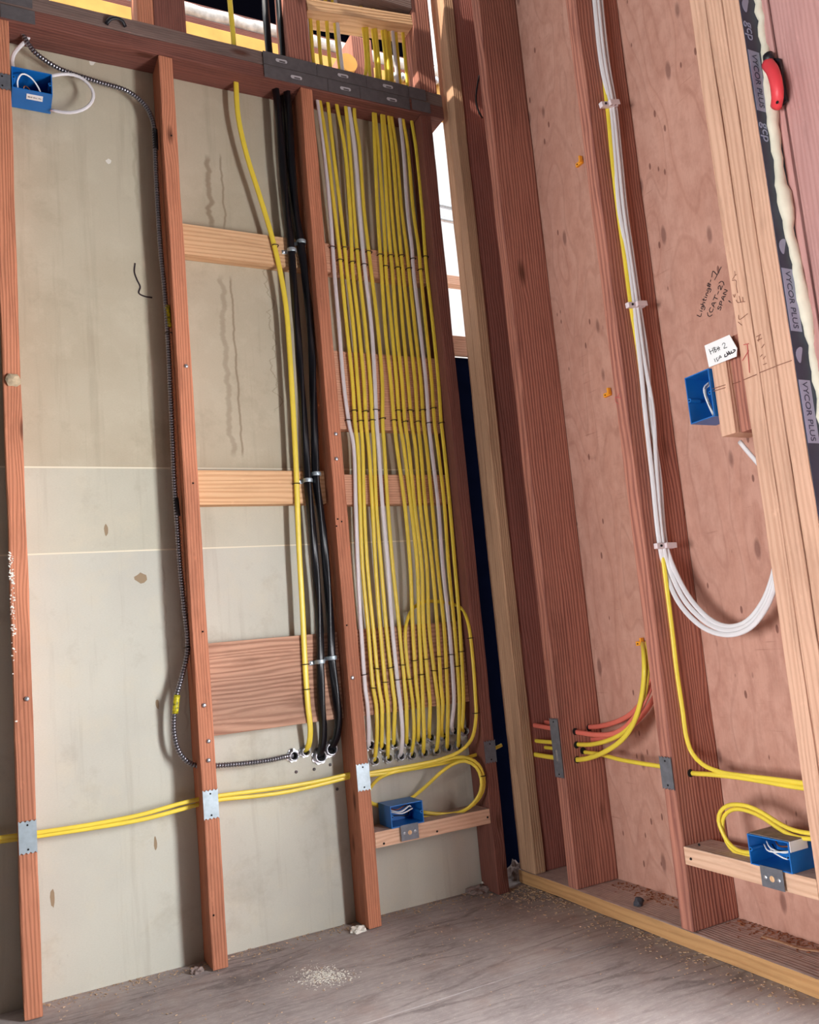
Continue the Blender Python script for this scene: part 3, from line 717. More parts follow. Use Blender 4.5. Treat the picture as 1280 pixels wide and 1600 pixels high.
for i, (nm, tr) in enumerate(T.items()):
    lay = 0.0415 if i % 2 else 0.0455
    white = nm[0] == 'W'
    pts = []
    ut, ub = UPX[nm]
    pts += [A(ut[0], ut[1], lay+0.002) + Vector((0, 0, 0.03)), A(ut[0], ut[1], lay+0.002), A(ub[0], ub[1], lay)]
    x0, y0 = tr[0]
    pts.append(A(x0, y0, 0.044))
    for x, y in zip(tr[1:-1], RY):
        dep = lay
        if y >= 1100: dep = 0.046 if y < 1140 else 0.050
        if y == 1150 and tr[-1][1] > 1170: dep = 0.052
        pts.append(A(x, y, dep))
    ex, ey = tr[-1]
    if ey < 1170: pts = pts[:-1] + [A(tr[-2], 1135, 0.054)]
    e = A(ex, ey, YDRY)
    pts += [A(ex, ey, 0.074)*0.5 + A(tr[-2], min(1172, ey-2), 0.068)*0.5, e + Vector((0, -0.004, -0.001))]
    o = tube('nm_cable', pts, RW*(1.05 if white else 1), RT, 'white' if white else 'yellow')
    where = {'leftmost': 'leftmost cable', 'rightmost': 'rightmost straight cable'}.get(ORD[i], ORD[i]+' cable from the left')
    tag(o, ('white' if white else 'yellow')+' sheathed cable in the tall bundle, '+where, 'cable', 'cables of the tall bundle')
    for sy in ST[nm]:
        ys = [y0]+RY; xs = [x0]+list(tr[1:-1])
        for (ya, yb, xa_, xb_) in zip(ys, ys[1:], xs, xs[1:]):
            if ya <= sy <= yb:
                sx = xa_+(xb_-xa_)*(sy-ya)/(yb-ya); break
        staple(A(sx, sy, lay), o, rot=(0, random.uniform(-.15, .15), 0))
    bushing(ex, ey, 0.0122, 'zinc connector taking the '+where+' in the tall bundle', 'zinc connectors below the tall bundle')
bushing(642, 1179.5, 0.0122, 'zinc connector on the drywall that takes the looping yellow cable', 'zinc connectors below the tall bundle')

# the looping yellow cable that ends in the bundle
def Acab(name, pix, mat, lab, depth=0.045, rw=RW, rth=RT, nrm=(0, -1, 0), staples=(), seg=10, group=None):
    pts = [A(p[0], p[1], p[2] if len(p) > 2 else depth) for p in pix]
    o = tube(name, pts, rw, rth, mat, nrm, seg); tag(o, lab, 'cable', group)
    for s in staples: staple(A(s[0], s[1], s[2] if len(s) > 2 else depth), o, big=s[3] if len(s) > 3 else 1.0)
    return o
Acab('nm_cable', [(560, 1211, .045), (580, 1207.5, .04), (640, 1197, .03), (690, 1186, .02), (720, 1173, .006), (737, 1155, -.002), (744, 1120, -.004), (743, 1090, -.004), (739, 1030, -.002),
                  (733, 980, .006), (728, 962, .02), (721, 950, .045), (700, 942, .064), (665, 940, .068), (648, 948, .062), (639, 962, .05), (633.7, 985, .036), (637, 1040, .036), (642, 1075, .038),
                  (645, 1100, .044), (647, 1150, .052), (644, 1172, .070), (642, 1180, .086)], 'yellow',
     'yellow cable that loops right of the bundle and back down into it', rw=0.0052, staples=((735.5, 997, .004), (744, 1114, -.002), (640, 1061, .038)))
Acab('nm_cable', [(545, 1212, .045), (580, 1211, .040), (640, 1202, .040), (700, 1191, .042), (735, 1182, .045), (758, 1175, .045), (772, 1170, .045), (784, 1164, .045)], 'yellow',
     'yellow cable running from the middle stud straight into the dark stud', rw=0.0052)
Acab('nm_cable', [(660, 1269, .055), (690, 1272, .045), (715, 1270, .035), (740, 1257, .012), (754, 1237, -.004), (756, 1215, -.006), (748, 1195, -.004), (733, 1185, .006), (715, 1183, .016), (690, 1189, .034), (640, 1201, .036),
                  (610, 1208, .036), (590, 1218, .050), (576, 1236, .070), (574, 1248, .080), (583, 1256, .081), (600, 1260.5, .081), (618, 1258.5, .080), (640, 1249, .072), (665, 1229, .055), (690, 1206, .024), (710, 1193, .02), (727, 1189, .006), (744, 1198, -.006),
                  (752, 1216, -.012), (751, 1236, -.010), (738, 1257, .006), (718, 1270, .026), (690, 1277, .050), (660, 1277, .058)], 'yellow',
     'yellow cable looped twice beside the blue box on the low block', rw=0.0050, staples=((754, 1212, -.009), (712, 1272, .030)))
for k, dy in enumerate((0, 5)):
    Acab('nm_cable', [(-30, 1313+dy*1.2), (30, 1305+dy*1.1), (80, 1298+dy*1.1), (150, 1287+dy*1.2), (220, 1273+dy*1.6), (280, 1256+dy*1.9), (310, 1249+dy*1.6), (345, 1243+dy*1.3), (400, 1236+dy*1.6),
                      (450, 1229+dy*1.6), (500, 1220+dy*1.2), (548, 1209+dy), (566, 1206+dy)], 'yellow',
         ('upper' if k == 0 else 'lower')+' of the two yellow cables running level through the left studs', depth=0.044+0.004*k, rw=0.0052, rth=0.004)
# single yellow run
Acab('nm_cable', [(357, -30), (360, 10), (365, 62), (367, 100), (368.5, 122), (372, 180), (385, 240), (407, 310), (425, 370), (438, 425), (447, 480), (452, 540), (458, 640), (463, 740), (467, 850), (472, 940), (477, 1040), (481, 1100),
                  (485, 1142, .052), (482, 1166, .066), (476, 1174, .086)], 'yellow', 'single yellow cable bowing down beside the black cables', rw=0.0078, staples=((430, 384), (463, 756), (477.5, 1038), (479.5, 1077)))
bushing(476, 1174, 0.0122, 'small zinc connector that takes the single yellow cable', None)
# heavy black cables
def black(pix, lab):
    pts = [A(p[0], p[1], p[2] if len(p) > 2 else 0.040) for p in pix]
    o = tube('service_cable', pts, 0.0105, 0.0105, 'black', seg=18, step=0.010, mod=lambda i, a: 1+0.12*math.cos(3*a+i*0.22)+0.03*math.cos(a*6))
    return tag(o, lab, 'cable')
black([(414, -20), (416, 20), (420, 80), (427, 120), (432, 145), (440, 240), (448, 330), (456, 400), (463, 500), (470, 590), (476, 680), (481, 750), (489, 840), (496, 920), (500, 1000), (500.5, 1040), (503, 1100), (505, 1140, .050), (503, 1168, .062), (498, 1180, .084)],
      'thick black cable, left one of the twisted pair')
black([(436, -20), (438, 20), (443, 88), (446, 120), (449, 145), (455, 240), (462, 330), (473, 400), (482, 480), (488, 560), (490, 640), (492, 700), (494, 745), (503, 820), (511, 900), (516, 970), (518.5, 1030), (526, 1090), (529, 1125, .048), (525, 1153, .062), (517, 1168, .084)],
      'thick black cable, right one of the twisted pair')
black([(440, 120, .060), (443, 150, .062), (450, 240, .062), (456, 300, .060), (464, 360, .058), (470, 420, .060)], 'short thick black cable tucked behind the twisted pair at the top')
bushing(499, 1181, 0.0175, 'large zinc connector that takes the left black cable', None)
bushing(516, 1170, 0.0176, 'large zinc connector that takes the right black cable', None)
for px, py in ((463, 1206), (491, 1202), (516, 1195), (527, 1233)):
    screw(wl, A(px, py, YDRY-0.0008), r=0.0042, mat='steel_dark')
# strap clamps over the black cables
def strap(px, py, dep, lab):
    c = A(px, py, dep); bm = bmesh.new()
    pts = [Vector((-0.026, 0.010, -0.002)), Vector((-0.013, 0.010, -0.001)), Vector((-0.0125, -0.004, 0)), Vector((-0.006, -0.0125, 0)), Vector((0.006, -0.0125, 0)), Vector((0.0125, -0.004, 0)), Vector((0.0135, 0.008, 0.001))]
    sweep(bm, spline(pts, 0.003), 0.0055, 0.0009, (0, -1, 0), 8); bmesh.ops.recalc_face_normals(bm, faces=bm.faces)
    o = link('strap_clamp', bm, 'steel', c); tag(o, lab, 'clamp', 'strap clamps on the black cables')
    b2 = bmesh.new(); lathe(b2, [(0.004, 0), (0.004, -0.002), (0.002, -0.003)], 'y', 10); child(link('screw_head', b2, 'zinc', c+Vector((-0.021, 0.0092, -0.001))), o)
for px, py, n in ((456, 392, 'on the left black cable at the top board'), (471, 379, 'on the right black cable at the top board'), (481, 751, 'on the left black cable at the middle board'),
                  (494, 741, 'on the right black cable at the middle board'), (500, 1034, 'on the left black cable at the bottom plank'), (518.5, 1028, 'on the right black cable at the bottom plank')):
    strap(px, py, 0.040, 'grey steel strap clamp '+n)
# armoured cable
arm = [A(*p) for p in [(33, 46, .045), (40, 62, .045), (55, 82, .045), (90, 106, .05), (150, 127, .055), (200, 143, .055), (226, 164, .05), (239, 190, .042), (242, 220, .040), (243.5, 260, .04), (246, 310, .04), (251, 390, .04), (257, 450, .04), (262, 520, .04),
                       (266, 600, .04), (269.5, 680, .04), (272.5, 750, .04), (277, 820, .04), (282, 890, .04), (288, 950, .04), (293.5, 1005, .04), (291, 1030, .042), (283, 1062, .046), (275, 1092, .048), (272, 1120, .048), (273, 1150, .048), (282, 1178, .046),
                       (300, 1194, .044), (320, 1197, .046), (345, 1196, .048), (390, 1192, .055), (425, 1187, .062), (445, 1182.5, .070), (457, 1180.5, .086)]]
ao = tube('armoured_cable', arm, 0.0066, 0.0066, 'armor', seg=12, step=0.004, exact=0.0018, mod=lambda i, a: 1.05 if i % 4 < 2 else 0.80)
ao.data.materials.append(M['tape_groove_shade'])
for fi, p in enumerate(ao.data.polygons):
    if (fi//12) % 4 == 2: p.material_index = 1  # dark faces paint the shade between the armour's ridges
tag(ao, 'silver flexible armoured cable snaking down beside the second stud', 'cable')
bushing(457, 1180.5, 0.0135, 'zinc connector where the armoured cable enters the drywall', None)
def sleeve(pixs, mat, lab, dep=0.040):
    o = tube('tape_wrap', [A(x, y, dep) for x, y in pixs], 0.0076, 0.0076, mat, seg=12); o['label'] = lab; child(o, ao)
sleeve([(261, 478), (262.5, 495), (264, 511)], 'tape_y', 'yellow printed tape wrap')
sleeve([(276.8, 1086), (275, 1100), (273.8, 1115)], 'tape_y', 'yellow printed tape wrap')
sleeve([(242, 203), (242.8, 220), (243.2, 234)], 'tape_groove_shade', 'black tape wrap')
sleeve([(274.7, 778), (276, 792), (277.6, 806)], 'tape_groove_shade', 'black tape wrap')
for px, py in ((264, 521), (293.5, 1012)): staple(A(px, py, 0.04), ao, 1.0)

# ------------------------------------------------------------------ electrical boxes
def shell(w, h, d, t=0.0025):
    """open plastic box: opening towards -y, x width, z height, y depth; origin at the centre of the opening"""
    bm = bmesh.new()
    for x0, x1, y0, y1, z0, z1 in ((-w/2, -w/2+t, 0, d, -h/2, h/2), (w/2-t, w/2, 0, d, -h/2, h/2), (-w/2+t, w/2-t, 0, d, h/2-t, h/2), (-w/2+t, w/2-t, 0, d, -h/2, -h/2+t), (-w/2+t, w/2-t, d-t, d, -h/2+t, h/2-t)):
        bm_box(bm, x0, x1, y0, y1, z0, z1, 0.0005)
    for (x, z) in ((-w/2+0.005, 0), (w/2-0.005, 0)):
        lathe(bm, [(0.0045, 0.0), (0.0045, 0.03), (0.002, 0.034)], 'y', 10, (x, 0.0005, z))
    return bm
def ebox(name, loc, w, h, d, rotz, label, bracket=True, wires=True, roty=0.0, seed=1):
    root = empty(name, loc); root.rotation_euler = (0, roty, rotz); tag(root, label, 'electrical box')
    def add(nm, bm, mat, p=(0, 0, 0), parent=None, smooth=False):
        o = link(nm, bm, mat, p, smooth=smooth); o.parent = parent or root; return o
    body = add('box_body', shell(w, h, d), 'blue')
    for sx in (-1, 1):
        b = bmesh.new(); lathe(b, [(0.0018, 0), (0.0018, -0.0012)], 'y', 8); add('screw_hole', b, 'dark', (sx*(w/2-0.005), 0.0003, 0), body)
    if bracket:
        b = bmesh.new(); bm_box(b, -w*0.27, w*0.27, -0.0015, 0.0, -h/2-0.037, -h/2+0.004, 0.0005)
        br = add('bracket', b, 'steel_dull', (w*0.02, -0.0016, 0))
        for sx, r, m in ((-0.6, 0.0045, 'zinc'), (0.6, 0.0045, 'zinc'), (0.0, 0.006, 'fir_new')):
            b = bmesh.new(); lathe(b, [(r, 0), (r, -0.0012 if m == 'zinc' else -0.0004), (r*0.5, -0.0022 if m == 'zinc' else -0.0005)], 'y', 12)
            add('screw_head' if m == 'zinc' else 'bracket_hole', b, m, (sx*w*0.27, -0.0014, -h/2-0.018), br)
    if wires:
        rnd = random.Random(seed)
        L = max(w, h); vert = h > w
        for k, m in enumerate(('paper', 'paper', 'paper', 'black', 'copper')):
            o1 = rnd.uniform(-.2, .25)*min(w, h); y0 = (0.016 if vert else 0.012)+0.008*k
            if vert: p = [Vector((o1, y0+0.02, -L*.36)), Vector((o1*.6+0.004, y0, -L*.1)), Vector((o1+rnd.uniform(-.008, .008), y0+.003, L*.2)), Vector((o1*.5, y0+0.02, L*.33))]
            else: p = [Vector((-L*.38, y0+0.02, o1+0.004)), Vector((-L*.1, y0, o1*.6)), Vector((L*.2, y0+.003, o1+rnd.uniform(-.008, .008))), Vector((L*.33, y0+0.02, o1*.5+.004))]
            b = bmesh.new(); sweep(b, spline(p, 0.006), 0.0017, 0.0017, (0, -1, 0), 7); add('wire', b, m, smooth=True)
    return root, body, add
# 1: upper left, fixed to the first stud
c1 = A(50.5, 125.5, 0.0)
b1, body1, add1 = ebox('outlet_box', (AX[0]+SW+0.0025+0.047, 0.0, A(50, 126).z), 0.094, 0.058, 0.082, 0.0, 'blue plastic box high on the first stud under the top plate', bracket=False, wires=False)
b = bmesh.new(); bm_box(b, -0.019, 0.019, -0.011, 0.011, -0.0008, 0.0, 0.0004)
lab1 = add1('sticker', b, 'paper', (0.006, 0.024, -0.0292), body1); lab1['label'] = 'small white printed sticker'
t = letters('sticker_print', '20.0 CU. IN.', 0.0062, 'ink', (0, 0, -0.0011), (1, 0, 0), (0, -1, 0)); t.parent = lab1
for pts, m, r in (([(-.030, .03, -.026), (-.033, .012, 0), (-.022, .006, .017), (-.004, .010, .016), (.016, .02, -.004), (.024, .03, -.024)], 'paper', .0021),
                  ([(-.020, .045, -.02), (-.016, .03, .002), (-.006, .03, -.004), (.004, .04, -.024)], 'copper', .0016), ([(-.026, .05, -.022), (-.012, .04, 0), (.0, .045, -.02)], 'black', .002)):
    b = bmesh.new(); sweep(b, spline([Vector(p) for p in pts], 0.005), r, r, (0, -1, 0), 7); add1('wire', b, m, smooth=True)
Acab('nm_cable', [(80, 119, .030), (95, 116, .034), (115, 117, .036), (132, 125, .036), (144, 140, .036), (146, 152, .036), (140, 164, .036), (128, 172, .040), (110, 176, .046), (95, 175, .052), (79, 172, .060)], 'white',
     'white cable looping out of the right side of the upper left blue box', rw=0.0042, rth=0.0034)
Acab('nm_cable', [(48, 54, .05), (40, 64, .05), (30, 74, .05), (22, 84, .05), (19, 96, .05), (21, 108, .05)], 'white', 'short white cable dropping from the top plate into the upper left blue box', rw=0.0048, rth=0.004)
# 2: on the low block of the left wall
blk = tag(board('cross_block', xc, xd, 0.0, 0.086, 0.198, 0.239, 'fir_block', 'x', 0.002), 'pinkish cross block between the studs below the yellow bundle', 'wood block')
for px, py in ((600, 1318), (683, 1299), (762, 1277)): screw(blk, A(px, py, -0.0008), r=0.003, mat='dark')
ebox('outlet_box', (0.950, -0.004, 0.269), 0.098, 0.058, 0.078, 0.0, 'blue plastic box with steel bracket on the cross block below the yellow bundle', seed=5)
# 3: upright box on the plywood wall
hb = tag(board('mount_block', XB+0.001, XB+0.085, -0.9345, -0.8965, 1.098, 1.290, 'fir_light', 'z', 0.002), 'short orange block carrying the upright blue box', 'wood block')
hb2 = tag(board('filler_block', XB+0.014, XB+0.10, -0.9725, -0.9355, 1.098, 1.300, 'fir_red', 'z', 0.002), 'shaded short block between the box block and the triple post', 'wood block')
ebox('outlet_box', (XB-0.006, -0.8595, 1.196), 0.068, 0.104, 0.075, -math.pi/2, 'upright blue plastic box on the plywood wall below the paper tag', bracket=False, seed=9)
# 4: lower right
blk4 = tag(board('cross_block', XB, XB+0.086, B3+0.001, B2-SW-0.001, 0.186, 0.225, 'fir_block', 'y', 0.002), 'pale cross block under the lower right blue box', 'wood block')
for px, py in ((1080, 1342), (1093, 1320)): screw(blk4, B(px, py, XB-0.0006), 'B', 0.003, 'dark')
b4, body4, add4 = ebox('outlet_box', (XB-0.006, -0.876, 0.2555), 0.100, 0.060, 0.080, -math.pi/2, 'blue plastic box with dusty top on the lower right cross block', seed=12)
b = bmesh.new(); bm_box(b, -0.050, 0.050, 0.004, 0.080, 0.0, 0.0012, 0.0004); st_ = add4('dust_layer', b, 'debris', (0, 0, 0.0302), body4); st_['label'] = 'grey dust on the box top'
b = bmesh.new(); bm_box(b, 0.0, 0.0012, 0.002, 0.052, -0.020, 0.0, 0.0003); s2 = add4('sticker', b, 'paper', (0.0502, 0, 0.030), body4); s2['label'] = 'pale sticker folded over the box side'

# ------------------------------------------------------------------ cables of the right wall
def Bcab(name, pts, mat, lab, rw=RW, rth=RT, nrm=(-1, 0, 0), cat='cable', group=None):
    o = tube(name, pts, rw, rth, mat, nrm); return tag(o, lab, cat, group)
YS = B2-SW-0.0075           # cables lie on the -y side of the second stud
def side(px, py, off=0.0): return at(px, py, 'y', YS-off)
LX = XB+0.055
for k, (nm, top, loop) in enumerate((
    ('leftmost white cable of the bundle, lowest in the sagging loop', [(927, -25), (931, 20), (940, 100), (953, 165), (960, 240), (968, 330), (980, 400), (990, 478), (1000, 560), (1008, 640), (1019, 740), (1031, 850)], [(1041, 895), (1062, 943), (1100, 981), (1138, 992), (1172, 981), (1197, 950), (1209, 922), (1216, 890)]),
    ('middle white cable of the bundle and of the sagging loop', [(932, -25), (936, 20), (945, 100), (957, 165), (965, 240), (974, 330), (984, 400), (995, 478), (1006, 560), (1020, 640), (1026, 740), (1036, 850)], [(1048, 893), (1072, 941), (1108, 975), (1140, 985), (1170, 976), (1195, 946), (1208, 914), (1214, 885)]),
    ('rightmost white cable of the bundle, highest in the sagging loop', [(937, -25), (941, 20), (950, 100), (961, 165), (969, 240), (978, 330), (988, 400), (999, 478), (1011, 560), (1016, 640), (1030, 740), (1040.5, 850)], [(1054, 890), (1080, 937), (1113, 970), (1140, 979), (1167, 971), (1192, 941), (1206, 907), (1213, 878)]))):
    pts = [side(x, y, 0.0025*(k % 2)) for x, y in top] + [B(x, y, LX+0.004*k) for x, y in loop]
    Bcab('nm_cable', pts, 'white', nm, rw=0.0058, rth=0.0044, nrm=(-0.6, -0.8, 0), group='white cables on the second plywood wall stud')
yp = [(938, 60), (946, 140), (951, 185), (956, 240), (966, 330), (976, 400), (985, 470), (999, 560), (1010, 660), (1022, 760), (1033, 845), (1041, 910), (1050, 980), (1058, 1050), (1067, 1110), (1073, 1152)]
Bcab('nm_cable', [side(x, y, -0.003) for x, y in yp] + [B(x, y, LX) for x, y in [(1082, 1177), (1098, 1194), (1125, 1206), (1160, 1212), (1205, 1217), (1258, 1224), (1275, 1227)]], 'yellow',
     'thin yellow cable dropping from the white bundle and bending right near the floor', rw=0.0052, rth=0.004, nrm=(-0.6, -0.8, 0))
# white stackers
def stacker(px, py, tilt, lab, w=46):
    c = side(px, py, 0.005); bm = bmesh.new()
    L = 0.054
    bm_box(bm, -L/2, L/2, -0.006, 0.006, -0.0065, 0.0065, 0.0015)
    for k in range(3): bm_box(bm, -0.004+k*0.012, -0.002+k*0.012, -0.014, -0.005, -0.006, 0.006, 0.0008)
    bm_box(bm, -0.006, 0.026, -0.015, -0.012, -0.0065, 0.0065, 0.001)
    o = link('cable_stacker', bm, 'stacker', c, (0, tilt, 0)); tag(o, lab, 'cable clip', 'white stackers on the white cables')
    b2 = bmesh.new(); lathe(b2, [(0.0028, 0), (0.0028, -0.002)], 'y', 10); n = link('nail_head', b2, 'dark'); n.parent = o; n.location = (-0.015, -0.0062, 0)
stacker(951, 164, -0.22, 'white plastic cable stacker holding the white cables, topmost')
stacker(993, 477, -0.10, 'white plastic cable stacker holding the white cables, middle one')
stacker(1038, 853, 0.02, 'white plastic cable stacker holding the white cables, lowest')
# cables through the first stud
Y1s = B1-SW
def ps(px, py, x): return B(px, py, x)
HX = XB+0.055
def run(pix, mat, lab, rw=0.0066, x=HX, nrm=(-1, 0, 0)):
    pts = [at(p[0], p[1], 'x', x+(p[2] if len(p) > 2 else 0)) for p in pix]
    return Bcab('nm_cable', pts, mat, lab, rw=rw, rth=0.0055, nrm=nrm)
run([(826, 1132), (840, 1134), (862, 1138), (884, 1142), (902, 1144), (930, 1148), (955, 1147), (975, 1138), (992, 1120), (1006, 1098), (1018, 1072, .02), (1030, 1040, .03)], 'orange', 'orange cable threaded through the bored stud, lower front one of the orange cables')
run([(850, 1128, .04), (880, 1132, .045), (923, 1136, .045), (950, 1132, .045), (972, 1124, .04), (990, 1112, .035), (1006, 1092, .035), (1018, 1066, .04), (1028, 1040, .05)], 'orange', 'orange cable threaded through the bored stud, upper one of the orange cables', x=HX)
run([(880, 1158, .045), (925, 1156, .05), (955, 1152, .05), (980, 1140, .05), (1000, 1122, .05), (1014, 1104, .05), (1028, 1080, .05)], 'orange', 'orange cable threaded through the bored stud, rear one of the orange cables', x=HX)
run([(826, 1156), (842, 1158), (865, 1160), (902, 1163), (925, 1163), (950, 1157), (972, 1146), (990, 1128), (1002, 1104), (1009, 1078), (1012, 1050), (1013, 1020, .02), (1011, 1003, .05)], 'yellow', 'yellow cable threaded through the bored stud, upper of the two rising ones', rw=0.006)
run([(826, 1177), (842, 1180), (868, 1184), (903, 1187), (925, 1183), (950, 1172), (972, 1156), (988, 1134), (999, 1105), (1005, 1075), (1007, 1045), (1006, 1020, .02), (1004, 1006, .06)], 'yellow', 'yellow cable threaded through the bored stud, lower one sweeping up in front', rw=0.0066, x=HX-0.010)
run([(838, 1166, .03), (862, 1169, .03), (890, 1172, .025), (912, 1175, .02), (935, 1178, .02), (970, 1187, .01), (1010, 1194), (1030, 1197), (1058, 1203), (1082, 1208), (1110, 1210), (1150, 1214), (1200, 1222), (1240, 1229), (1270, 1233)], 'yellow', 'yellow cable running level low behind the studs to the right post', rw=0.0056)
# holes in the bored stud
for px, py in ((899, 1143), (901, 1164), (902, 1187), (911, 1173), (921, 1137)):
    c = at(px, py, 'y', Y1s-0.001); b = bmesh.new(); lathe(b, [(0.0095, 0), (0.0095, -0.0006)], 'y', 14); child(link('bored_hole', b, 'dark', c), sb1)
for px, py in ((1079, 1208),):
    c = at(px, py, 'y', B2-SW-0.001); b = bmesh.new(); lathe(b, [(0.009, 0), (0.009, -0.0006)], 'y', 14); child(link('bored_hole', b, 'dark', c), sb2)
# orange clips
for px, py, lab in ((906, 255, 'orange plastic clip on the plywood, highest of three'), (950, 616, 'orange plastic clip on the plywood, middle of three'), (1001, 1005, 'orange plastic clip holding the rising yellow cables, lowest of three')):
    c = B(px, py, XB+DEP-0.004); b = bmesh.new(); bm_box(b, -0.004, 0.004, -0.012, 0.014, -0.006, 0.005, 0.001); bm_box(b, -0.010, 0.0, -0.014, -0.008, -0.004, 0.014, 0.001)
    o = link('cable_clip', b, 'plug', c); tag(o, lab, 'cable clip', 'orange clips')
    b2 = bmesh.new(); lathe(b2, [(0.002, 0), (0.002, -0.001)], 'x', 8); n = link('nail_head', b2, 'dark'); n.parent = o; n.location = (-0.0042, 0.006, -0.001)
# loop at the lower right box
pts = [at(p[0], p[1], 'x', XB+0.03) for p in [(1178, 1332), (1166, 1332), (1152, 1328), (1138, 1316), (1128, 1298), (1123, 1282), (1126, 1268), (1137, 1259), (1152, 1257), (1170, 1260), (1192, 1270), (1212, 1283), (1232, 1294), (1252, 1300), (1275, 1303)]]
Bcab('nm_cable', pts, 'yellow', 'yellow cable looping into the lower right blue box, outer strand', rw=0.0046, rth=0.0042)
pts = [at(p[0], p[1], 'x', XB+0.037) for p in [(1180, 1338), (1168, 1337), (1154, 1334), (1141, 1324), (1132, 1306), (1129, 1288), (1132, 1275), (1142, 1266), (1154, 1264), (1172, 1268), (1193, 1278), (1212, 1291), (1232, 1303), (1250, 1309), (1275, 1311)]]
Bcab('nm_cable', pts, 'yellow', 'yellow cable looping into the lower right blue box, inner strand', rw=0.0046, rth=0.0042)
Bcab('nm_cable', [B(1156, 690, XB+0.045), B(1164, 700, XB+0.045), B(1176, 714, XB+0.045), B(1190, 730, XB+0.045)], 'white', 'short white cable slanting out under the box block', rw=0.005, rth=0.0042)

# ------------------------------------------------------------------ writing
wr = bpy.data.objects['wall_right']
z6 = lambda x, y: (1080+x/12.8, 400+y/12.8)
GL = {'L': (.7, [[(.1, 1), (.1, 0), (.6, .05)]]), 'i': (.35, [[(.15, .55), (.17, 0)], [(.16, .80), (.18, .76)]]), 'g': (.6, [[(.5, .5), (.2, .55), (.1, .2), (.35, .05), (.5, .45), (.5, -.3), (.2, -.4), (.05, -.25)]]),
      'h': (.6, [[(.1, 1), (.1, 0)], [(.1, .35), (.35, .55), (.48, .3), (.48, 0)]]), 't': (.5, [[(.25, .95), (.25, .05), (.42, .02)], [(.02, .6), (.48, .62)]]), 'n': (.6, [[(.1, .5), (.1, 0)], [(.1, .35), (.35, .52), (.48, .25), (.5, 0)]]),
      '#': (.75, [[(.2, 0), (.3, 1)], [(.45, 0), (.55, 1)], [(.02, .32), (.68, .36)], [(.06, .66), (.72, .70)]]), '1': (.6, [[(.05, .75), (.32, 1.15), (.30, 0)], [(.02, -.05), (.75, .0)]]), '(': (.4, [[(.35, 1.2), (.08, .8), (.08, .2), (.35, -.25)]]),
      'C': (.65, [[(.55, .85), (.3, 1), (.08, .55), (.25, .05), (.55, .1)]]), 'A': (.65, [[(.05, 0), (.3, 1), (.55, 0)], [(.14, .38), (.48, .38)]]), 'T': (.65, [[(.32, 1), (.30, 0)], [(.02, 1), (.62, 1)]]), '-': (.5, [[(.08, .45), (.42, .47)]]),
      '2': (.6, [[(.08, .75), (.28, 1), (.48, .75), (.1, .05), (.55, .08)]]), ')': (.4, [[(.05, 1.2), (.3, .8), (.3, .2), (.05, -.25)]]), 'S': (.55, [[(.48, .9), (.2, .98), (.1, .7), (.45, .4), (.38, .05), (.05, .1)]]),
      'P': (.6, [[(.1, 0), (.1, 1)], [(.1, .95), (.45, .95), (.45, .55), (.1, .48)]]), 'N': (.7, [[(.08, 0), (.1, 1), (.5, .05), (.55, 1)]]), '!': (.4, [[(.2, 1), (.18, .35)], [(.18, .1), (.2, .05)]]), ' ': (.35, [])}
def write(text, p0, p1, h, plane):
    a, b = B(*p0, plane), B(*p1, plane); tot = sum(GL[c][0] for c in text); u = (b-a)/tot
    vdir = Vector((-1, 0, 0)).cross(u).normalized()*h; out = []; x = 0.0
    for c in text:
        wd, st = GL[c]
        for ln in st: out.append([a+u*(x+px)+vdir*py for px, py in ln])
        x += wd
    return out
PLY = XB+DEP-0.0002
hand = write('Lighting#-', (1094.5, 495.5), (1114, 437), 0.0125, PLY) + write('1', (1116, 438), (1125, 421), 0.0145, PLY) + write('(CAT-2)', (1110, 496), (1132, 440), 0.0115, PLY) + write('SPAN', (1125.5, 486), (1138, 452), 0.0105, PLY) + write('!', (1141, 478), (1146, 468), 0.011, PLY)
o = strokes('marker_writing', hand, 'ink', 0.0010, lambda *p: Vector(p), (-1, 0, 0)); child(o, wr); o['label'] = 'handwritten black marker note on the plywood'
pen = [[(870, 300), (880, 380), (825, 470)], [(820, 490), (900, 490), (905, 600), (930, 740)], [(880, 390), (910, 370)], [(840, 770), (870, 830), (880, 760)], [(900, 880), (930, 930), (1010, 920), (1080, 910)], [(960, 800), (990, 920)], [(1030, 820), (1040, 910)], [(940, 1320), (1015, 1385)], [(950, 1180), (960, 1270), (1130, 1155)]]
o = strokes('pencil_marks', pen, 'pencil', 0.0006, lambda x, y: B(*z6(x, y), XB-0.0012), (-1, 0, 0)); child(o, sb3)
z4 = lambda x, y: (1060+x/8, 520+y/8)
tagb = bmesh.new(); tp = [B(1101, 540, XB-0.004), B(1140, 523, XB-0.004), B(1152, 544, XB-0.004), B(1151, 557, XB-0.004), B(1108, 574, XB-0.004)]
tc = sum(tp, Vector())/5; poly_prism(tagb, [p-tc for p in tp], (0.0008, 0, 0))
pt = tag(link('paper_tag', tagb, 'paper', tc), 'white paper tag with handwriting above the upright blue box', 'paper tag')
note = [[(385, 205), (410, 270)], [(425, 190), (445, 250)], [(395, 240), (435, 215)], [(440, 185), (465, 245)], [(440, 185), (465, 185), (455, 210), (480, 215), (465, 245)], [(485, 180), (505, 225)], [(500, 170), (520, 215)], [(480, 205), (520, 185)],
        [(550, 155), (560, 130), (585, 135), (575, 180), (570, 195), (610, 180)], [(450, 325), (465, 365)], [(490, 310), (475, 320), (485, 340), (500, 345), (485, 360)], [(505, 340), (520, 285), (540, 310)], [(510, 320), (540, 300)]]
o = strokes('tag_writing', note, 'ink', 0.0007, lambda x, y: B(*z4(x, y), XB-0.0045), (-1, 0, 0)); child(o, pt)
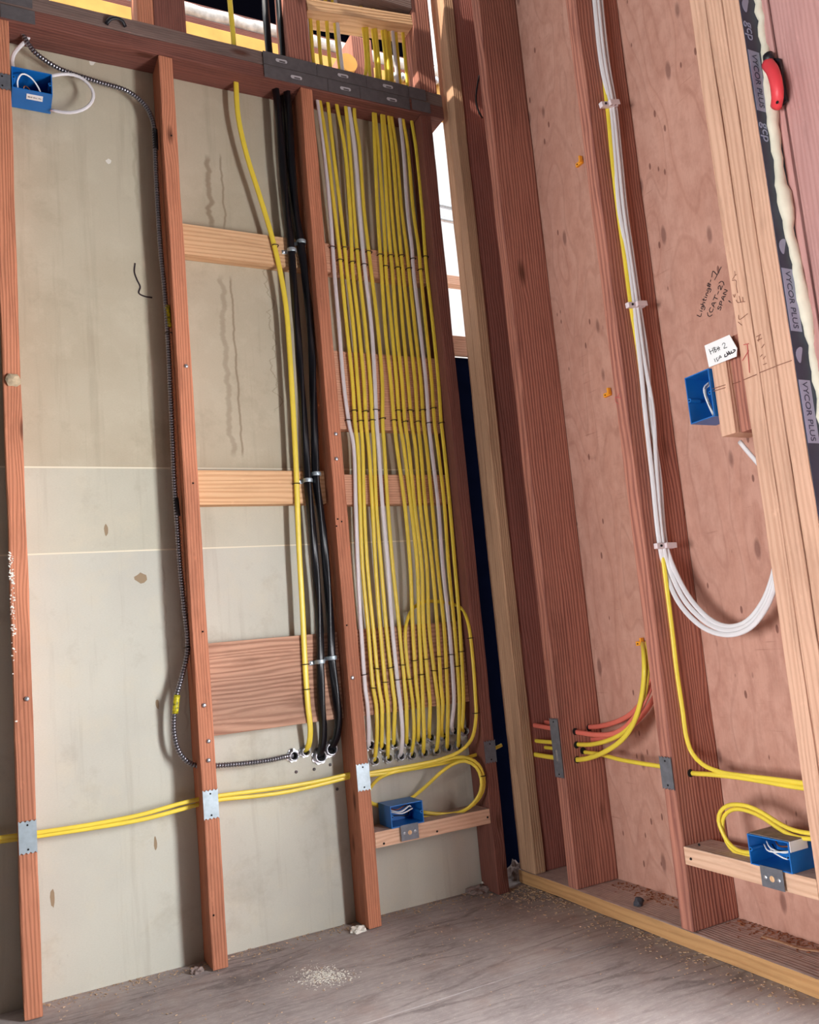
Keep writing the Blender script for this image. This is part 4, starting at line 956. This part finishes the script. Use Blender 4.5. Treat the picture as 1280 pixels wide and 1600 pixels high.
o = strokes('tag_writing', [[(585, 265), (580, 300), (620, 280), (600, 240), (630, 270), (640, 250), (625, 230), (650, 270), (665, 225), (660, 255), (690, 245), (715, 215), (685, 215)]], 'ink', 0.0012, lambda x, y: B(*z4(x, y), XB-0.0045), (-1, 0, 0)); child(o, pt)
for ln, par, xx in (([(430, 700), (590, 650)], hb, XB), ([(440, 730), (590, 685)], hb, XB), ([(620, 660), (775, 607)], hb2, XB+0.013), ([(812, 590), (980, 520)], sb3, XB-0.0010), ([(1015, 500), (1215, 420)], sb4, XB-0.0010), ([(1230, 412), (1420, 345)], sb5, XB-0.0010)):
    o = strokes('pencil_line', [ln], 'pencil', 0.0007, lambda x, y: B(*z4(x, y), xx-0.0005), (-1, 0, 0)); child(o, par)
o = strokes('crayon_line', [[(860, 140), (875, 300), (890, 500)], [(800, 350), (880, 220)], [(815, 150), (880, 135)]], 'redmark', 0.0008, lambda x, y: B(*z4(x, y), XB-0.0014), (-1, 0, 0)); child(o, sb3)
o = strokes('pencil_marks', [[(975, 50), (1030, 20)], [(985, 95), (1045, 70)], [(1010, 40), (1000, 110)], [(1040, 190), (1075, 140)], [(1025, 300), (1050, 270)], [(1060, 330), (1090, 290)], [(1060, 400), (1105, 380)]], 'pencil', 0.0006, lambda x, y: B(*z4(x, y), XB-0.0014), (-1, 0, 0)); child(o, sb4)
o = strokes('crayon_line', [[(955, 740), (957, 765), (972, 778)], [(975, 725), (965, 748)], [(955, 745), (985, 748)]], 'redmark', 0.0007, lambda x, y: B(663+x/3.2, 388+y/3.2, XB-0.0014), (-1, 0, 0)); child(o, sb2)
# flashing tape on the opening's side, foam, door
YO = B3-0.118
bm = bmesh.new(); bm_box(bm, XB+0.002, XB+0.125, YO-0.0016, YO-0.0004, 0.05, 2.9)
tp_ = tag(link('flashing_tape', bm, 'membrane'), 'dark blue printed flashing tape down the side of the door opening', 'flashing tape')
def tpt(px, py): return at(px, py, 'y', YO-0.0018)
for (ya, yb, xm) in ((80, 170, 1178), (420, 516, 1232), (594, 692, 1260)):
    z1, z0 = tpt(xm, ya).z, tpt(xm, yb).z
    b = bmesh.new(); bm_box(b, XB+0.004, XB+0.036, YO-0.0020, YO-0.0015, z0, z1); g = child(link('print_band', b, 'mem_band'), tp_)
    child(letters('print_lettering', 'VYCOR PLUS', 0.0202, 'mem_ink', (XB+0.019, YO-0.0022, (z0+z1)/2), (0, 0, -1), (1, 0, 0)), g)
for xm, ym in ((1168, 48), (1191, 206)):
    child(letters('print_lettering', 'gcp', 0.030, 'mem_band', (XB+0.019, YO-0.0022, tpt(xm, ym).z), (0, 0, -1), (1, 0, 0)), tp_)
for xm, ym in ((1160, 5), (1220, 383), (1248, 553)):
    b = bmesh.new(); zc = tpt(xm, ym).z; pts = []
    for i in range(16):
        a = 2*math.pi*i/16; pts.append(Vector((0.008*math.cos(a)+0.005*math.sin(a)**2, 0, 0.017*math.sin(a))))
    poly_prism(b, pts, (0, -0.0004, 0)); child(link('print_leaf', b, 'mem_band', (XB+0.016, YO-0.0017, zc), (0, 0.35, 0)), tp_)
rnd = random.Random(17)
path = []; z = 2.6
bm = bmesh.new(); fp = []
while z > 0.9:
    fp.append(Vector((XB+0.046+0.010*math.sin(z*7)+rnd.uniform(-.004, .004), YO-0.006+rnd.uniform(-.002, .002), z))); z -= 0.018
sweep(bm, fp, 0.013, 0.011, (0, -1, 0), 12, mod=lambda i, a: (0.75 if fp[i].z > 1.85 else 1.0)*(0.95+0.22*math.sin(i*0.55)+0.12*math.sin(a*2+i)))
bmesh.ops.recalc_face_normals(bm, faces=bm.faces)
tag(link('foam_bead', bm, 'foam', smooth=True), 'lumpy cream foam bead between the flashing tape and the door jamb', 'foam')
dr = S(empty('door_1', (XB+0.07, -1.6, 0.0)))
for nm, y0, y1, xo in (('door_jamb', -1.1175, -1.101, 0.050), ('door_stile', -1.400, -1.1205, 0.053), ('door_stile', -2.12, -1.99, 0.053), ('door_stile', -2.255, -2.125, 0.053), ('door_stile', -3.12, -2.99, 0.053), ('door_jamb', -3.145, -3.123, 0.050)):
    child(board(nm, XB+xo, XB+xo+0.045, y0, y1, 0.02, 2.2, 'door', 'z', 0.0025), dr)
for y0, y1 in ((-1.99, -1.40), (-2.99, -2.255)):
    child(board('door_rail', XB+0.054, XB+0.097, y0, y1, 0.02, 0.25, 'door', 'y'), dr)
    child(board('door_rail', XB+0.054, XB+0.097, y0, y1, 2.06, 2.2, 'door', 'y'), dr)
g = NT('door glass'); tr = g.n('ShaderNodeBsdfTransparent'); gl = g.n('ShaderNodeBsdfGlossy'); gl.inputs['Roughness'].default_value = 0.02
mx = g.n('ShaderNodeMixShader'); mx.inputs[0].default_value = 0.06; g.l(tr.outputs[0], mx.inputs[1]); g.l(gl.outputs[0], mx.inputs[2])
g.l(mx.outputs[0], g.t.nodes['Material Output'].inputs[0])
for y0, y1 in ((-1.99, -1.40), (-2.99, -2.255)):
    bm = bmesh.new(); bm_box(bm, XB+0.072, XB+0.078, y0, y1, 0.25, 2.06); child(link('door_pane', bm, g.m), dr)
bm = bmesh.new(); bm_box(bm, XB, XB+DEP, -4.3, -3.15, 0.0, 2.9); bm_box(bm, XB, XB+DEP, -3.15, -1.10, 2.22, 2.9)
S(link('wall_right_far', bm, 'plywood'))
# red handled tool clipped on the door edge
tl = empty('door_tool', B(1213, 130, XB+0.045)); tag(tl, 'red plastic handle with black backing clipped on the door edge', 'tool')
c0 = tl.location
def tp2(px, py, x): return B(px, py, x)-c0
b = bmesh.new(); poly_prism(b, [tp2(1209, 92, XB+0.048), tp2(1221, 92, XB+0.048), tp2(1232, 158, XB+0.048), tp2(1222, 167, XB+0.048)], (-0.006, 0, 0)); o = link('backing', b, 'blk_pl'); o.parent = tl
b = bmesh.new(); sweep(b, spline([tp2(1199, 99, XB+.035), tp2(1208, 112, XB+.022), tp2(1214, 135, XB+.018), tp2(1215, 152, XB+.022), tp2(1213, 166, XB+.033)], .006), 0.0125, 0.010, (-1, 0, 0), 12, mod=lambda i, a: 1.0); bmesh.ops.recalc_face_normals(b, faces=b.faces); o = link('grip', b, 'red_pl', smooth=True); o.parent = tl
b = bmesh.new(); sweep(b, [tp2(1200, 86, XB+.036), tp2(1202, 97, XB+.034)], 0.0105, 0.009, (-1, 0, 0), 12); bmesh.ops.recalc_face_normals(b, faces=b.faces); o = link('end_cap', b, 'blk_pl', smooth=True); o.parent = tl
b = bmesh.new(); lathe(b, [(0.003, 0), (0.003, -0.001)], 'x', 10); o = link('hang_hole', b, 'dark', tp2(1215, 160, XB+0.018)); o.parent = tl

# ------------------------------------------------------------------ beyond the top plate
def attic(px0, py0, px1, py1, y): return A(px0, py0, y), A(px1, py1, y)
YA = 0.70
tag(board('fascia_board', 0.2, 1.75, YA-0.02, YA+0.02, 2.90, 3.050, 'ochre', 'x'), 'sunlit ochre timber seen above the top plate', 'timber')
tag(board('fascia_board', 0.2, 1.75, YA, YA+0.04, 3.051, 3.092, 'old_dark', 'x'), 'dark red timber under the white wrapped pipe', 'timber')
tag(tube('wrapped_pipe', [Vector((0.2+0.05*i, YA+0.02, 3.122+0.002*math.sin(i*2.1))) for i in range(32)], 0.030, 0.030, 'foil', seg=14, step=0.02, mod=lambda i, a: 1+0.05*math.sin(i*0.9+a*2)), 'white wrapped pipe seen above the top plate', 'pipe')
tag(board('ledger_board', 0.2, 1.75, YA+0.03, YA+0.06, 3.150, 3.175, 'old_dark', 'x'), 'thin dark timber on top of the white wrapped pipe', 'timber')
bm = bmesh.new(); bm_box(bm, -0.6, 1.93, 1.10, 1.13, 3.02, 4.6); tag(link('roof_dark_sheet', bm, 'shade_black'), 'black shade sheet behind the white wrapped pipe', 'building paper')  # upright black sheet added in place of the dark roof underside
q0, q1 = A(546, 66, 0.40), A(572, 112, 0.40)
tag(board('rafter_tail', A(543, 90, .40).x, A(575, 90, .40).x, 0.36, YA-0.021, q1.z-0.08, q0.z, 'fir_red', 'z', 0.006), 'red rafter tail behind the yellow cables above the plate', 'timber')
bm = bmesh.new(); bmesh.ops.create_cone(bm, cap_ends=True, segments=20, radius1=0.034, radius2=0.034, depth=0.02, matrix=Matrix.Rotation(math.pi/2, 4, 'X'))
tag(link('timber_plug', bm, 'ochre', A(543, 100, 0.349)), 'round ochre timber end beside the red rafter tail', 'timber')
pts = [A(605, 120, .6615), A(650, 122, .6615), A(690, 128, .6615)]
tag(tube('corrugated_hose', pts, 0.018, 0.018, 'zinc', seg=12, exact=0.005, mod=lambda i, a: 1.0 if (i//2) % 2 else 0.72), 'ribbed silver hose above the right end of the top plate', 'hose')
o = tube('coil_spring', [Vector((0.018*math.cos(i*0.9), 0.018*math.sin(i*0.9), -0.012*i*0.9/6.28)) + A(549, 30, 1.08) for i in range(48)], 0.003, 0.003, 'steel_dark', seg=6, step=0.01)
tag(o, 'dark coiled cable against the black shade sheet', 'cable')
tag(tube('nm_cable', [B(749, 118, XB+.02), B(745, 140, XB+.012), B(744, 158, XB+.01), B(749, 176, XB+.01), B(754, 184, XB+.03)], 0.0028, 0.0028, 'black', seg=8), 'thin black wire curling beside the sun patch in the corner', 'cable')
tag(tube('dark_strap', [A(166, 38, -.004), A(172, 30, -.012), A(182, 28, -.014), A(192, 33, -.012), A(196, 42, -.004)], 0.005, 0.003, 'tape_groove_shade', seg=8), 'dark curved strap on the top plate near the upper left', 'strap')

# ------------------------------------------------------------------ sawdust and chips on the floor (uncountable)
bm = bmesh.new(); rnd = random.Random(31)
def chip(x, y, z, s):
    a = rnd.uniform(0, 6.28); l, w, h = s*rnd.uniform(.6, 1.8), s*rnd.uniform(.3, .8), s*rnd.uniform(.15, .4)
    ca, sa = math.cos(a), math.sin(a)
    vs = [bm.verts.new((x+ca*i*l-sa*j*w, y+sa*i*l+ca*j*w, z+k*h)) for k in (0, 1) for (i, j) in ((-.5, -.5), (.5, -.5), (.4, .5), (-.5, .4))]
    for f in ((0, 1, 5, 4), (1, 2, 6, 5), (2, 3, 7, 6), (3, 0, 4, 7), (4, 5, 6, 7)): bm.faces.new([vs[i] for i in f])
for _ in range(520): chip(rnd.uniform(-0.1, XB), -abs(rnd.gauss(0, 0.30)), 0.0005, rnd.uniform(.0015, .004))
for _ in range(700): chip(rnd.uniform(0.0, 1.25), YDRY-0.003-abs(rnd.gauss(0, 0.035)), 0.0005, rnd.uniform(.0015, .005))
for _ in range(420): chip(XB-abs(rnd.gauss(0, 0.05)), rnd.uniform(-0.95, 0.03), 0.0005, rnd.uniform(.002, .005))
for _ in range(260): chip(XB-abs(rnd.gauss(0.02, 0.06)), 0.03-abs(rnd.gauss(0, 0.09)), 0.0005, rnd.uniform(.002, .006))
for _ in range(60):
    p = at(500+rnd.gauss(0, 22), 1527+rnd.gauss(0, 8), 'z', 0.0); chip(p.x, p.y, 0.0005, rnd.uniform(.001, .003))
tag(link('sawdust', bm, 'sawdust'), 'pale sawdust and wood chips scattered over the floor', 'sawdust', kind='stuff')
bm = bmesh.new()
for _ in range(520):
    y = rnd.uniform(-0.97, -0.24)
    if B2-SW-0.004 < y < B2+0.004: continue
    chip(XB+DEP-0.004-abs(rnd.gauss(0, 0.03)), y, 0.0393, rnd.uniform(.002, .006))
M['rustdust'] = flat('rusty brown sawdust', (146, 88, 58), 0.95, var=0.3, vs=60)
tag(link('bark_dust', bm, 'rustdust'), 'brown dust and bark crumbs along the back of the sole plate', 'sawdust', kind='stuff')

bm = bmesh.new()
for _ in range(900):
    p = at(505+rnd.gauss(0, 20), 1526+rnd.gauss(0, 7), 'z', 0.0); chip(p.x, p.y, 0.0003, rnd.uniform(.001, .0032))
tag(link('plaster_dust', bm, 'plaster'), 'white plaster dust smudge on the floor in front of the studs', 'dust', kind='stuff')
